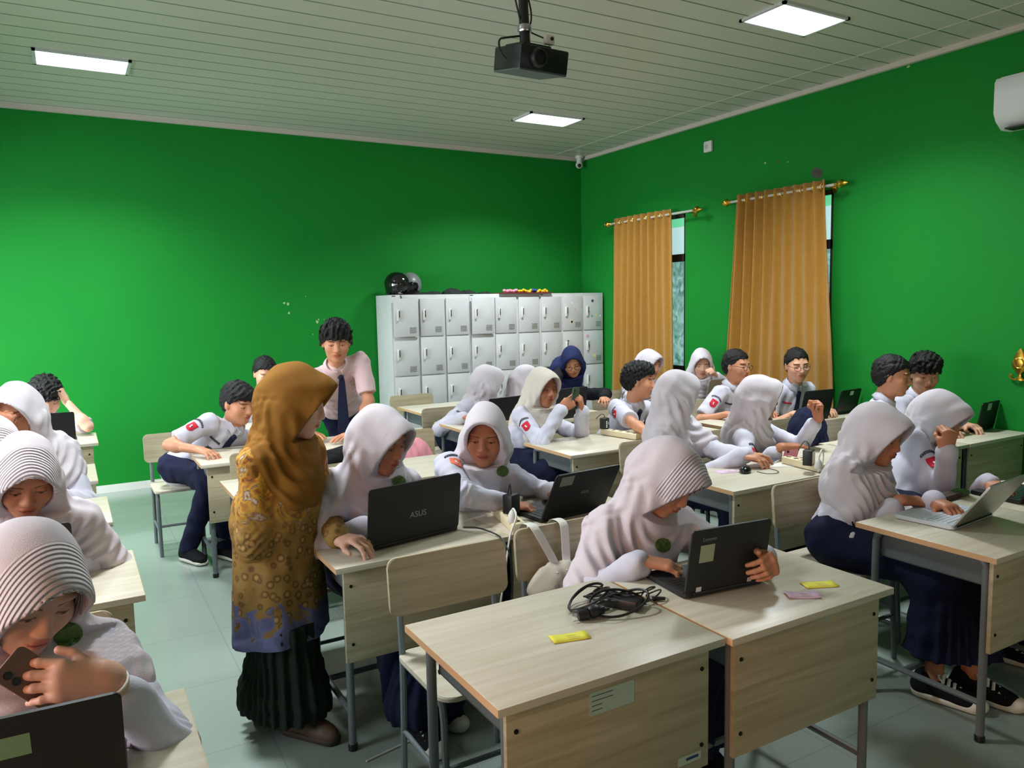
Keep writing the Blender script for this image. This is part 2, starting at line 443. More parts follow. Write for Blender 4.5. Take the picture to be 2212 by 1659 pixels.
M_RED = mat('red_badge_felt', lin(196, 24, 52), .8); M_ORANGE = mat('orange_badge_felt', lin(232, 120, 92), .8)
M_WHITE = mat('white_thread', lin(235, 235, 235), .8); M_DGREY = mat('dark_thread', lin(60, 62, 72), .8); M_GREEN = mat('green_emblem_thread', lin(48, 92, 44), .8, noise=(90, lin(120, 130, 50), .8))
M_GOLD = mat('gold_metal', lin(212, 166, 66), .3, 1); M_BLACKP = mat('black_plastic', lin(20, 20, 22), .45); M_SILVER = mat('silver_metal', lin(190, 190, 192), .3, 1)
M_RUBBER = mat('white_rubber', lin(225, 220, 208), .6); M_CANVAS = cloth('black_canvas', (22, 22, 26))
M_GLASS = mat('spectacle_frame', lin(40, 30, 28), .35)
# ---------------------------------------------------------------- person
def rotm(yaw, pitch=0, roll=0):
    """columns right, forward, up; yaw 0 faces the front wall (-y), positive turns to +x; pitch > 0 looks down"""
    f = np.array([math.sin(yaw)*math.cos(pitch), -math.cos(yaw)*math.cos(pitch), -math.sin(pitch)])
    r = np.array([-math.cos(yaw), -math.sin(yaw), 0]); u = np.cross(r, f)
    c, s = math.cos(roll), math.sin(roll)
    return np.stack([r*c-u*s, f, r*s+u*c], 1)
def frame(f, n):
    f = nrm(f); n = np.array(n, float); n = nrm(n-f*n.dot(f)); return np.stack([np.cross(f, n), f, n], 1)
def ik(a, b, l1, l2, hint):
    d = b-a; D = np.linalg.norm(d); k = max(1, D/(l1+l2)*1.001); l1 *= k; l2 *= k; D = max(D, abs(l1-l2)+.02); e = d/max(np.linalg.norm(d), 1e-6)
    x = (l1*l1-l2*l2+D*D)/(2*D); h = math.sqrt(max(l1*l1-x*x, 0))
    hint = np.array(hint, float); p = nrm(hint-e*hint.dot(e)); return a+e*x+p*h
def decal(F, o, out, up, mask, w, h, m, name, parent, org, n=10, thick=.0, start=.16, lift=.0035, warp=None):
    """cloth piece of outline mask(u, v) laid on the surface of a field"""
    out = nrm(out); up = nrm(np.array(up)-out*np.dot(up, out)); side = np.cross(up, out)
    nx, ny = n, max(3, int(n*h/w)); U, Vv = np.meshgrid(np.linspace(-1, 1, nx+1), np.linspace(-1, 1, ny+1), indexing='ij')
    if warp is not None: U = U*np.vectorize(warp)(Vv)
    P = o+out*start+side*(U.ravel()*w/2)[:, None]+up*(Vv.ravel()*h/2)[:, None]
    T = np.zeros(len(P)); live = np.ones(len(P), bool); hit = np.zeros(len(P), bool)
    for _ in range(int(start/.0025)+28):
        q = F.sample(P-out*T[:, None]); new = live & (q < lift); hit |= new; live &= ~new; T[live] += .0025
    Q = P-out*T[:, None]
    ids = np.arange(len(P)).reshape(nx+1, ny+1); faces = []
    for i in range(nx):
        for j in range(ny):
            uc = (2*i+1)/nx-1; vc = (2*j+1)/ny-1
            c = [ids[i, j], ids[i+1, j], ids[i+1, j+1], ids[i, j+1]]
            if mask(uc, vc) and hit[c].all() and np.ptp(T[c]) < .05: faces.append(c)
    if not faces: return None
    o = link(name, npmesh(name, Q-org, np.array(faces)), m, parent)
    s = o.modifiers.new('thickness', 'SOLIDIFY'); s.thickness = .0022; s.offset = 0
    return o
shieldw = lambda v: .92 if v > -.2 else .92*math.sqrt(max(0, 1-((-.2-v)/.8)**2))+.04
discw = lambda v: math.sqrt(max(.01, 1-v*v))
full = lambda u, v: True
LEG = .43
def shoe(root, org, ank, fw, kind, S, h):
    fw = nrm((fw[0], fw[1], 0)); R = np.stack([np.cross(fw, (0, 0, 1)), fw, np.array([0, 0, 1.])], 1); g = np.array([ank[0], ank[1], org[2]])
    F = Fld((-.07, -.12, -.002), (.07, .22, .13), h)
    def W(V): return (V*S)@R.T+g-org
    F.cone((0, -.045, .045), (0, -.03, .085), .036, .038, k=.02); F.cone((0, -.04, .045), (0, .12, .036), .037, .036, k=.03, flat=((0, 0, 1), 1.15)); F.cone((0, .11, .034), (.003, .15, .03), .036, .03, k=.02); F.cone((0, -.025, .08), (0, .085, .046), .04, .034, k=.02)
    F.clip((0, 0, .012), (0, 0, -1)); F.clip((0, 0, .112), (0, 0, 1))
    u = link('shoe', npmesh('shoe', *[W(F.net()[0]), F.net()[1]]), kind[0], root)
    F = Fld((-.07, -.12, -.002), (.07, .22, .06), h)
    F.cone((0, -.042, .02), (0, .14, .02), .041, .04, k=0); F.clip((0, 0, .026), (0, 0, 1)); F.clip((0, 0, .001), (0, 0, -1))
    if len(kind) > 2: F.ell((0, .155, .03), (.037, .042, .03), k=.01)
    V, Q = F.net(); link('sole', npmesh('sole', W(V), Q), kind[1], u)
    if len(kind) > 2:
        mb = MB()
        for i in range(5):
            y = .03+.02*i; z = .102-.0095*i
            mb.tube([W(np.array([[sx*.026, y+.004*sx, z-.012], ]))[0] if False else W(np.array([[sx*.03, y, z-.012]]))[0] for sx in (-1,)]+[W(np.array([[0, y+.006, z+.003]]))[0]]+[W(np.array([[.03, y+.012, z-.012]]))[0]], 0.0065*S, 6)
        mb.tube([W(np.array([p]))[0] for p in ((0, .03, .11), (-.03, .02, .115), (-.045, .04, .1), (-.005, .034, .108), (.03, .02, .115), (.045, .045, .098), (0, .032, .11))], .0045*S, 6, smooth=2)
        mb.build('laces', kind[2], u)
SH_BLACK = (M_CANVAS, M_RUBBER); SH_CONV = (M_CANVAS, M_RUBBER, M_WHITE)
PEOPLE = {}
def person(key, label, H, yaw=0, pitch=0, roll=0, ty=None, lean=.1, S=1.05, girl=True, hijab=None, hair=None, skin=1, shirt=C_SHIRT, lower=C_NAVY,
           L=None, R=None, stand=False, feet=None, pel=None, det=1, cape=.27, capearm=.55, rib=False, badge='red', tie=True, rolled=False, emblem=None,
           shoes=SH_BLACK, floor=0., seat=.47, wide=1.0, short=None, glasses=False, skirtlen=None, seed=1, brim=1.0, clothes=None, neckdrop=.165, elb=None, kneeout=0, hem=None, wfold=1., headk=1.07, hemtilt=None, tunic=None, capesh=1., badgef=None, badgew=1.2, badgedir=None, tiehang=False):
    """det: 0 far away, 1 middle, 2 near"""
    hs = (.0058, .0042, .003)[det]; bs = (.013, .010, .0085)[det]; cs = (.011, .0078, .0058)[det]
    HS = S*headk
    H = np.array(H, float); Rh = rotm(yaw, pitch, roll); ty = yaw if ty is None else ty
    tf = np.array([math.sin(ty), -math.cos(ty), 0]); tr = np.array([-math.cos(ty), -math.sin(ty), 0])
    N = H-S*neckdrop*(.55*Rh[:, 2]+.45*np.array([0, 0, 1]))-S*.03*tf
    if pel is None: pel = N[:2]-tf[:2]*lean*2.2
    P = np.array([pel[0], pel[1], (seat+.09) if not stand else (stand if stand is not True else .9)])
    up = nrm(N-P); tz = up; ty_ = nrm(tf-up*tf.dot(up)); tx = np.cross(ty_, tz); T = np.stack([tx, ty_, tz], 1)
    def B(x, y, z): return N+S*(T@np.array([x, y, z]))
    org = np.array([P[0], P[1], floor])
    root = empty('person', org, label=label, cat='person')
    sw = .15 if girl else .168
    sh = [B(-sw, 0, -.055), B(sw, 0, -.055)]
    arms = []; fxs = []
    for i, hd in enumerate((L, R)):
        sgn = -1 if i == 0 else 1
        if hd is None: hd = dict(p=P+tf*.3+tx*sgn*.13+np.array([0, 0, .1]), f=tf*1+tx*-sgn*.3, n=(0, 0, 1), pose='rest')
        w = np.array(hd['p'], float); f = nrm(hd['f']); n = hd.get('n', (0, 0, 1))
        fxs.append(hd.get('fx')); hint = hd.get('e', tuple(-.3*tf+sgn*.4*tx+np.array([0, 0, -.75])))
        el = ik(sh[i], w, .285*S, .255*S, hint); arms.append((sh[i], el, w, frame(f, n), hd.get('pose', 'rest')))
    # legs
    legs = []
    for i, sgn in enumerate((-1, 1)):
        hip = P+tx*sgn*.09*S
        if stand:
            fo = np.array([*(feet[i] if feet else hip)[:2], floor+.09*S], float)
            dl = np.linalg.norm(hip-fo)*.5006; kn = ik(hip, fo, dl, dl, tf*1.0)
        else:
            fo = np.array(feet[i], float) if feet else hip+tf*(.36+.06*i)+tx*sgn*.03; fo = np.array([fo[0], fo[1], floor+.09*S])
            kn = ik(hip, fo, .44*S, .43*S, tf+np.array([0, 0, 1.2])+tx*sgn*kneeout)
        legs.append((hip, kn, fo))
    allp = np.array([N, P, H]+[q for a in arms for q in a[:3]]+[q for l in legs for q in l])
    lo, hi = allp.min(0)-.22, allp.max(0)+.22
    # ---- body: one continuous skin mesh
    F = Fld(lo, hi, bs)
    F.cone(H+Rh@np.array([0, -.02, -.07])*S, N+up*.0, .05*S, .054*S, k=.02)
    F.cone(sh[0], sh[1], .045*S, .045*S, k=.04); C = B(0, .0, -.2)
    F.ell(C, np.array((.13, .085, .18))*S, T, k=.05); F.ell(P+tz*.02, np.array((.14, .1, .12))*S, T, k=.06); F.cone(C, P, .1*S, .11*S, k=.05, flat=(ty_, 1.35))
    for s_, e_, w_, fr, po in arms: F.cone(s_, e_, .044*S, .036*S, k=.03); F.cone(e_, w_+nrm(e_-w_)*.035, .036*S, .027*S, k=.02); F.ell(e_+(w_-e_)*.25, (.039*S,)*3, k=.03)
    for h_, k_, f_ in legs: F.cone(h_, k_, .075*S, .052*S, k=.05); F.cone(k_, f_, .05*S, .034*S, k=.03); F.cone(f_, f_+nrm(tf)*.1-np.array([0, 0, .058]), .033*S, .02*S, k=.01)
    V, Q = F.net(); V = relax(V, Q, 1, .4); parts = [(V-org, Q, None)]
    v, q, c = cached(make_head, hs, not girl, wide); parts.append(((v*HS)@Rh.T+H-org, q, c))
    for i, (s_, e_, w_, fr, po) in enumerate(arms):
        v, q = cached(make_hand, max(.0028, hs*.95), po)
        if i == 0: v = v*np.array([-1, 1, 1]); q = q[:, ::-1]
        lng = girl and not (rolled and i == 0) if short is None else not short
        if lng: sk = 1-.5*sstep(-.025, -.075, v[:, 1])[:, None]; v = v*np.concatenate([sk, np.ones_like(sk), sk], 1); v[:, 1] = np.maximum(v[:, 1], -.08)
        v = v*S
        # the forearm end of the hand mesh bends over into the line of the forearm
        fa = fr.T@nrm(e_-w_); t = np.clip(-v[:, 1]/(.13*S), 0, 1)[:, None]; bend = (fa*np.linalg.norm(v*[0, 1, 0], axis=1)[:, None]-v*[0, 1, 0])*sstep(0, .6, t)*(v[:, 1:2] < 0)
        parts.append(((v+bend)@fr.T+w_-org, q, None))
    V, Q, Cc = merge(parts)
    body = link('body', npmesh('body', V, Q, {'tint': ('FLOAT_COLOR', Cc)}), SKIN[skin], root)
    # ---- shirt
    F = Fld(lo, hi, cs)
    t = .012
    F.cone(sh[0]+tx*.01, sh[1]-tx*.01, (.045+t)*S, (.045+t)*S, k=.05)
    F.ell(C, np.array((.142+t, .098+t, .19))*S, T, k=.06); F.cone(C, P, (.115+t)*S, (.135+t)*S, k=.05, flat=(ty_, 1.3)); F.ell(P+tz*.03, np.array((.155+t, .118+t, .13))*S, T, k=.05)
    F.cone(N-up*.06*S, N-up*.012, .07*S, .062*S, k=.03)
    if girl: F.ell(B(-.06, .085, -.2), np.array((.055, .04, .055))*S, T, k=.05); F.ell(B(.06, .085, -.2), np.array((.055, .04, .055))*S, T, k=.05)
    if tunic is not None:
        fm = (legs[0][2]+legs[1][2])/2; q_ = np.array([P[0]*.6+fm[0]*.4, P[1]*.6+fm[1]*.4, tunic-.04]); F.cone(P, q_, .17*S, .2*S, k=.05, flat=(tf, 1.18)); hem = None
        F.disp(lambda Pp: np.sin(np.arctan2(Pp[:, 0]-P[0], Pp[:, 1]-P[1])*7)*.007*sstep(P[2], tunic, Pp[:, 2]), .05)
    sb = short if short is not None else (not girl)
    cuts = []
    for i, (s_, e_, w_, fr, po) in enumerate(arms):
        if sb:
            m_ = s_+(e_-s_)*.78; F.cone(s_, m_, .06*S, .063*S, k=.03); cuts.append((s_+(e_-s_)*.8, nrm(e_-s_)))
        else:
            d = nrm(w_-e_); fx = fxs[i] or (.74 if rolled else .97)
            F.cone(s_, e_, .058*S, .052*S, k=.04); F.cone(e_, e_+(w_-e_)*fx, .05*S, .043*S, k=.03)
            if det: F.cone(e_+(w_-e_)*(fx-.07), e_+(w_-e_)*fx, .047*S, .047*S, k=.006)
    ff = [(s_, e_, w_) for s_, e_, w_, *_ in arms]
    def wr(Pp):
        d = folds(Pp, seed, .085, along=tz, st=.45)*.0042*wfold
        for s_, e_, w_ in ff:                          # cross creases at the elbows
            r = np.linalg.norm(Pp-e_, axis=1); d += sstep(.11, .03, r)*np.sin(Pp@nrm(w_-s_)*230+2*np.sin(Pp@nrm(np.cross(w_-s_, (0, 0, 1)))*60))*.0045*wfold
        return d
    F.disp(wr, .03)
    bot = np.array([P[0], P[1], tunic]) if tunic is not None else P-tz*(.10 if not stand else .02)*S if hem is None else P-tz*hem
    for i, (p_, n_) in enumerate(cuts):
        # sleeve ends: cut only around that arm
        S_, PP = F.sl(p_-.085*S, p_+.085*S+n_*.05, .02)
        if S_ is not None:
            d = (PP[0]-p_[0])*n_[0]+(PP[1]-p_[1])*n_[1]+(PP[2]-p_[2])*n_[2]
            near = np.sqrt((PP[0]-p_[0])**2+(PP[1]-p_[1])**2+(PP[2]-p_[2])**2) < .1*S
            F.f[S_] = np.where(near, np.maximum(F.f[S_], d), F.f[S_])
    S_, PP = F.sl(P-.3, P+np.array([.3, .3, .1]), .0)
    if tunic is not None: S_, PP = F.sl(P-.9, P+np.array([.4, .4, -.1]), .0)
    hz = np.array([0, 0, 1.]) if tunic is not None else tz
    d = -((PP[0]-bot[0])*hz[0]+(PP[1]-bot[1])*hz[1]+(PP[2]-bot[2])*hz[2])
    armd = np.full(d.shape, 9.)
    for s_, e_, w_ in ff:
        for a_, b_ in ((s_, e_), (e_, w_)):
            ab = b_-a_; hh = np.clip(((PP[0]-a_[0])*ab[0]+(PP[1]-a_[1])*ab[1]+(PP[2]-a_[2])*ab[2])/max(ab.dot(ab), 1e-6), 0, 1)
            armd = np.minimum(armd, np.sqrt((PP[0]-a_[0]-hh*ab[0])**2+(PP[1]-a_[1]-hh*ab[1])**2+(PP[2]-a_[2]-hh*ab[2])**2))
    F.f[S_] = np.where(armd > .085, np.maximum(F.f[S_], d), F.f[S_])
    FS = F
    V, Q = F.net(); so = link('shirt' if clothes is None else clothes, npmesh('shirt', V-org, Q), shirt, root)
    # ---- skirt or trousers
    F = Fld(lo-np.array([0.05, .05, 0]), hi, max(cs, .008))
    F.ell(P, np.array((.165, .125, .12))*S, T, k=.05)
    if girl:
        lr = .1 if tunic is None else .075
        for h_, k_, f_ in legs: F.cone(h_, k_, lr*S, (.085 if tunic is None else .07)*S, k=.08 if tunic is None else .03); F.cone(k_, f_+np.array([0, 0, .05]), .085*S, .10*S, k=.09)
        k0, k1, f0, f1 = legs[0][1], legs[1][1], legs[0][2], legs[1][2]
        if tunic is None: F.cone(P, (k0+k1)/2, .1*S, .08*S, k=.08)
        F.cone(k0, k1, .075*S, .075*S, k=.06); F.cone((k0+k1)/2, (f0+f1)/2, .08*S, .12*S, k=.09); F.cone(f0+[0, 0, .05], f1+[0, 0, .05], .1*S, .1*S, k=.06)
        cx = (f0+f1)/2
        def pl(Pp):
            a = np.arctan2(Pp[:, 0]-cx[0], Pp[:, 1]-cx[1]); lowm = sstep(P[2]-.02, floor+.2, Pp[:, 2])
            return np.sin(a*(17 if tunic is None else 24)+(3 if tunic is None else 1)*np.sin(a*3))*(.009 if tunic is None else .012)*lowm+folds(Pp, seed+4, .12)*.006
        F.disp(pl, .05); F.clip((0, 0, floor+(.085 if skirtlen is None else skirtlen)), (0, 0, -1))
        if tunic is not None: F.clip((0, 0, tunic+.07), (0, 0, 1))
    else:
        for h_, k_, f_ in legs: F.cone(h_, k_, .088*S, .07*S, k=.05); F.cone(k_, f_+np.array([0, 0, .0]), .07*S, .055*S, k=.03)
        F.disp(lambda Pp: folds(Pp, seed+4, .1)*.005, .04); F.clip((0, 0, floor+.075), (0, 0, -1))
    V, Q = F.net(); lw = link('skirt' if girl else 'trousers', npmesh('lower', V-org, Q), lower, root)
    # ---- shoes
    for h_, k_, f_ in legs: shoe(root, org, f_-nrm(tf)*.0, tf+.15*(f_-P)*np.array([1, 1, 0]), shoes, S, (.012, .009, .006)[det])
    # ---- hijab
    if hijab is not None:
        a0, b0 = np.minimum(H, N)-.36, np.maximum(H, N)+.24
        for s_, e_, w_ in ff: m_ = s_+(e_-s_)*capearm; a0 = np.minimum(a0, m_-.12); b0 = np.maximum(b0, m_+.12)
        F = Fld(a0, b0, cs*(.85 if det else 1))
        def hp(x, y, z): return H+HS*(Rh@np.array([x, y, z]))
        F.ell(hp(0, -.016, .014), np.array((.09, .113, .122))*HS, Rh, k=0); F.ell(hp(0, -.07, -.01), np.array((.066, .062, .068))*HS, Rh, k=.04)
        F.cone(hp(0, .0, -.005), hp(0, .075, .002), .083*HS, .08*HS, k=.03, flat=(Rh[:, 0], 1.0)); F.ell(hp(0, .03, .025), np.array((.08, .125, .098))*HS, Rh, k=.02); F.ell(hp(0, .03, -.045), np.array((.074, .09, .085))*HS, Rh, k=.03)
        F.cone(hp(0, -.065, -.02), B(0, -.085, -.1), .062*HS, .085*S, k=.05); F.cone(hp(0, -.01, -.06), N-up*.0, .082*HS, .088*S, k=.04)
        for i, (s_, e_, w_) in enumerate(ff):
            F.cone(hp((-.04, .04)[i], -.012, -.055), N*(1-.6*capesh)+s_*.6*capesh-up*.02, .062*HS, .062*S, k=.06)
            m_ = s_+(e_-s_)*capearm; F.cone(N-up*.03, N-up*.03+(s_-N+up*.03)*capesh, .074*S, .068*S, k=.05)
            if capearm > .05: F.cone(s_, m_, .07*S, .073*S, k=.04)
        F.ell(B(0, .03, -.13), np.array((.152*(.35+.65*capesh), .116, .16))*S, T, k=.06); F.ell(B(0, -.03, -.12), np.array((.155*(.35+.65*capesh), .1, .15))*S, T, k=.05)
        F.ell(B(0, .1, -.15), np.array((.1, .05, .1))*S, T, k=.06)
        ck = hp(0, .06, -.105)                                             # chin
        def drape(Pp):
            q = (Pp-N)@T/S; dn = np.linalg.norm(Pp-ck, axis=1)
            th = np.arctan2(q[:, 0], q[:, 1]+.03); low = sstep(.02, -.12, q[:, 2])
            fr = sstep(1.6, .5, np.abs(th))*sstep(.08, -.02, q[:, 2]); r = np.random.RandomState(seed+5).rand(6)*6
            mk = .15+.85*sstep(-.5, .7, folds(Pp, seed+7, .3)); ln = np.sin(th*4.6+2.2*np.sin(th*1.9+r[0])+.8*np.sin(q[:, 2]*9+r[4])+r[1]); d = low*.011*mk*ln
            hq0 = (Pp-H)@Rh/HS; sl_ = mk*np.sin(np.abs(q[:, 0])*70-q[:, 2]*30+2.4*np.sin(q[:, 1]*14+r[3])+1.5*np.sin(q[:, 2]*13)+r[2])
            d += .006*sl_*sstep(.03, -.06, hq0[:, 2])*sstep(.04, .09, np.abs(q[:, 0]))*sstep(-.22, -.08, q[:, 2])
            d += fr*.0105*np.sin(dn*2*PI/(.05+.012*np.sin(th*1.3+r[4]))+1.7*np.sin(th*2.2+r[2])+1.2*np.sin(q[:, 0]*22+q[:, 2]*9+r[3]))*sstep(.03, .08, dn)*(.55+.45*np.sin(th*1.7+r[5]))
            hq = (Pp-H)@Rh/HS; bk = sstep(.02, -.06, hq[:, 1])*sstep(.06, -.04, hq[:, 2])
            sd = sstep(.0, -.05, hq[:, 2])*sstep(.03, .06, np.abs(hq[:, 0]))*sstep(.12, .0, -hq[:, 2]-.06)
            d += bk*.004*folds(Pp, seed+2, .05, along=Rh[:, 2], st=.3)+sd*.0045*np.sin(hq[:, 1]*120+hq[:, 2]*40+r[4])
            return d+folds(Pp, seed+3, .11)*.0025
        F.disp(drape, .035)
        # the opening for the face, and the slanting front edge of the brim
        I = np.nonzero(F.f < .05); Pp = np.stack([F.ax[i][I[i]] for i in range(3)], 1); q = (Pp-H)@Rh/HS
        rho = (np.sqrt((q[:, 0]/.0655)**2+((q[:, 2]+.012)/(.1))**2)-1)*.066
        hole = np.maximum(rho, -(q[:, 1]-.005))
        fr = q[:, 1]-(.072+.012*brim+.43*np.clip(q[:, 2], -.11, .09)+.012*(brim-1)*sstep(0, .08, q[:, 2]))
        fr = np.where(q[:, 2] < -.115, -1, fr)
        f_ = np.maximum(F.f[I]/HS, np.maximum(-hole, fr*.8)); F.f[I] = (f_*HS).astype(f4)
        # hem
        c_ = B(0, 0, -cape); n_ = -(tz*.8+np.array([0, 0, .2])); F.clip(c_, n_-.12*ty_ if hemtilt is None else -(T@np.array(hemtilt)), .01)
        FH = F
        V, Q = F.net(); V = relax(V, Q, 1, .35); q = (V-H)@Rh/HS
        rb = q[:, 1]+.012*np.cos(q[:, 0]*20); bm_ = sstep(.022, .036, q[:, 1]-.6*sstep(.0, -.07, q[:, 2])*.1)*sstep(-.03, .0, q[:, 2])
        link('hijab', npmesh('hijab', V-org, Q, {'rib': ('FLOAT', rb), 'brim': ('FLOAT', bm_)}), hijab, root)
        if emblem is not None:
            e3 = len(emblem) == 3; eo = nrm(CPOS-np.array(emblem)) if e3 else ty_      
            decal(FH, np.array(emblem) if e3 else B(emblem[0], .05, emblem[1]), eo, (0, 0, 1) if e3 else tz, full, .054*S, .048*S, M_GREEN, 'emblem', root, org, n=14, warp=discw, start=.2 if e3 else .11)
    # ---- hair
    if hair is not None:
        v, q = cached(make_hair, (.006, .0045, .004)[det], *hair); link('hair', npmesh('hair', (v*HS)@Rh.T+H-org, q), HAIR, root)
    # ---- collar, tie, pocket, badges
    if not girl:
        mb = MB(); g = 26
        def ring(fn): return [mb.bm.verts.new(Vector(B(*fn(.16+(2*PI-.32)*j/g))-org)) for j in range(g+1)]
        r0 = ring(lambda a: (.057*math.sin(a), .056*math.cos(a)-.004, .028+.006*math.cos(a+PI)*1)); r1 = ring(lambda a: (.064*math.sin(a), .064*math.cos(a)-.004, .034-.012*math.cos(a)))
        r2 = ring(lambda a: (.088*math.sin(a), .085*math.cos(a)-.004, -.006-(.05 if a < .5 or a > 2*PI-.5 else .0)*(1-min(a, 2*PI-a)/.5)))
        for A, Bq in ((r0, r1), (r1, r2)):
            for j in range(g): mb.bm.faces.new((A[j], A[j+1], Bq[j+1], Bq[j]))
        co = mb.build('collar', shirt, root); sm = co.modifiers.new('thickness', 'SOLIDIFY'); sm.thickness = .004
        if tie:
            if tiehang:
                k0 = B(0, .088, -.035); mt = MB(); rows = []
                for z, w_ in ((0, .017), (-.03, .022), (-.2, .034), (-.4, .043), (-.43, .03), (-.46, .004)):
                    rows.append([mt.bm.verts.new(Vector(k0+tx*sx*w_*S+np.array([0, 0, z])+tf*(.012*math.sin(z*9)+yy)-org)) for yy in (0, .006) for sx in ((-1, 1) if yy == 0 else (1, -1))])
                for A_, B_ in zip(rows, rows[1:]):
                    for q in range(4): mt.bm.faces.new((A_[q], A_[(q+1) % 4], B_[(q+1) % 4], B_[q]))
                mt.bm.faces.new(rows[0]); mt.bm.faces.new(rows[-1][::-1]); mt.build('tie', C_TIE, root)
            else: decal(FS, B(0, .05, -.225), ty_, tz, full, .085*S, .41*S, C_TIE, 'tie', root, org, n=6, lift=.007, warp=lambda v: .5 if v > .8 else .45+.55*(.8-v)/1.6 if v > -.8 else max(.05, (1+v)*5))
            mk = MB(); mk.ball(tuple(B(0, .078, -.03)-org), (.02*S, .016*S, .02*S)); mk.build('tie_knot', C_TIE, root)
        if det: decal(FS, B(-.085, .05, -.16), ty_, tz, full, .09*S, .1*S, shirt, 'pocket', root, org, n=8)
    if badge:
        for i, (s_, e_, w_) in enumerate(ff):
            if i == 0 and badge != 'both': continue
            ax = nrm(e_-s_); m_ = s_+(e_-s_)*(badgef or (.5 if girl else .42)); ou = nrm(np.cross(ax, np.cross((tx if i else -tx)+ty_*(badgew if girl else .45), ax)))
            if badgedir is not None: ou = nrm(np.cross(ax, np.cross(np.array(badgedir), ax)))
            bd = decal(FS, m_-ax*.0, ou, -ax, full, .058*S, .068*S, M_ORANGE if badge == 'orange' else M_RED, 'sleeve_badge', root, org, n=12, start=.09, warp=shieldw)
            if bd and det: decal(FS, m_+ax*.002, ou, -ax, lambda u, v: abs(u+.3*v) < .42 and abs(v) < .75 and not (abs(u-.3) < .3 and abs(v) < .25), .022*S, .028*S, M_WHITE, 'badge_emblem', bd, org, n=9, lift=.007, start=.09)
            if det: decal(FS, m_-ax*.055*S, ou, -ax, lambda u, v: abs(v-.5+.75*u*u) < .36 and not (abs(v-.5+.75*u*u) < .2 and int((u+1)*8.5) % 2), .085*S, .034*S, M_DGREY, 'sleeve_patch', root, org, n=34, start=.09)
    if not girl and det: decal(FS, B(.085, .05, -.11), ty_, tz, full, .07*S, .013*S, M_DGREY if badge else M_RED, 'name_tape', root, org, n=8)
    if glasses:
        mg = MB()
        for s in (-1, 1):
            mg.tube([tuple((H+HS*(Rh@np.array([s*.033+.023*math.cos(a), .104-.006*abs(math.cos(a)), -.002+.019*math.sin(a)])))-org) for a in [2*PI*i/16 for i in range(16)]], .0018*S, 6, closed=True)
            mg.tube([tuple(H+HS*(Rh@np.array(p))-org) for p in ((s*.056, .1, .004), (s*.08, .04, .006), (s*.084, -.01, .0))], .0018*S, 6)
        mg.tube([tuple(H+HS*(Rh@np.array(p))-org) for p in ((-.01, .105, 0), (0, .108, .004), (.01, .105, 0))], .0018*S, 6)
        mg.build('glasses', M_GLASS, root)
    PEOPLE[key] = dict(root=root, N=N, T=T, arms=arms, H=H, org=org, FS=FS, S=S, Rh=Rh, P=P, legs=legs, shirt=so)
    return PEOPLE[key]
# ---------------------------------------------------------------- the room
def wood(name, a, b, scale=(1.2, 26, 26), rough=.42):
    m = mat(name, a, rough)
    N, L, p = nodes(m)
    tc = N.new('ShaderNodeTexCoord'); mp = N.new('ShaderNodeMapping'); mp.inputs['Scale'].default_value = scale
    oi = N.new('ShaderNodeObjectInfo'); L.new(tc.outputs['Object'], mp.inputs['Vector'])
    ad = N.new('ShaderNodeVectorMath'); ad.operation = 'ADD'; L.new(mp.outputs[0], ad.inputs[0])
    ml = N.new('ShaderNodeMath'); ml.operation = 'MULTIPLY'; ml.inputs[1].default_value = 40; L.new(oi.outputs['Random'], ml.inputs[0]); L.new(ml.outputs[0], ad.inputs[1])
    n = N.new('ShaderNodeTexNoise'); n.inputs['Scale'].default_value = 1.6; n.inputs['Detail'].default_value = 6; n.inputs['Distortion'].default_value = .6; L.new(ad.outputs[0], n.inputs['Vector'])
    mr = N.new('ShaderNodeMapRange'); mr.inputs[1].default_value = .36; mr.inputs[2].default_value = .66; L.new(n.outputs['Fac'], mr.inputs[0])
    mx = N.new('ShaderNodeMix'); mx.data_type = 'RGBA'; mx.inputs[6].default_value = a; mx.inputs[7].default_value = b
    L.new(mr.outputs[0], mx.inputs[0]); L.new(mx.outputs[2], p.inputs['Base Color'])
    return m
M_WALL = mat('green_wall_paint', lin(23, 128, 43), .6, bump=(260, .06), spec=.15, noise=(1.5, lin(22, 120, 43), .6))
M_WHITEP = mat('white_paint', lin(215, 214, 208), .5)
M_TRIMC = mat('ceiling_moulding_pvc', lin(200, 192, 182), .4)
def floor_mat():
    m = mat('cream_floor_tiles', lin(196, 202, 196), .2); N, L, p = nodes(m)
    tc = N.new('ShaderNodeTexCoord'); br = N.new('ShaderNodeTexBrick'); br.offset = 0; br.inputs['Scale'].default_value = 1
    br.inputs['Brick Width'].default_value = .6; br.inputs['Row Height'].default_value = .6; br.inputs['Mortar Size'].default_value = .003
    br.inputs['Color1'].default_value = lin(150, 162, 153); br.inputs['Color2'].default_value = lin(147, 160, 151); br.inputs['Mortar'].default_value = lin(136, 148, 140)
    L.new(tc.outputs['Object'], br.inputs['Vector']); L.new(br.outputs['Color'], p.inputs['Base Color'])
    return m
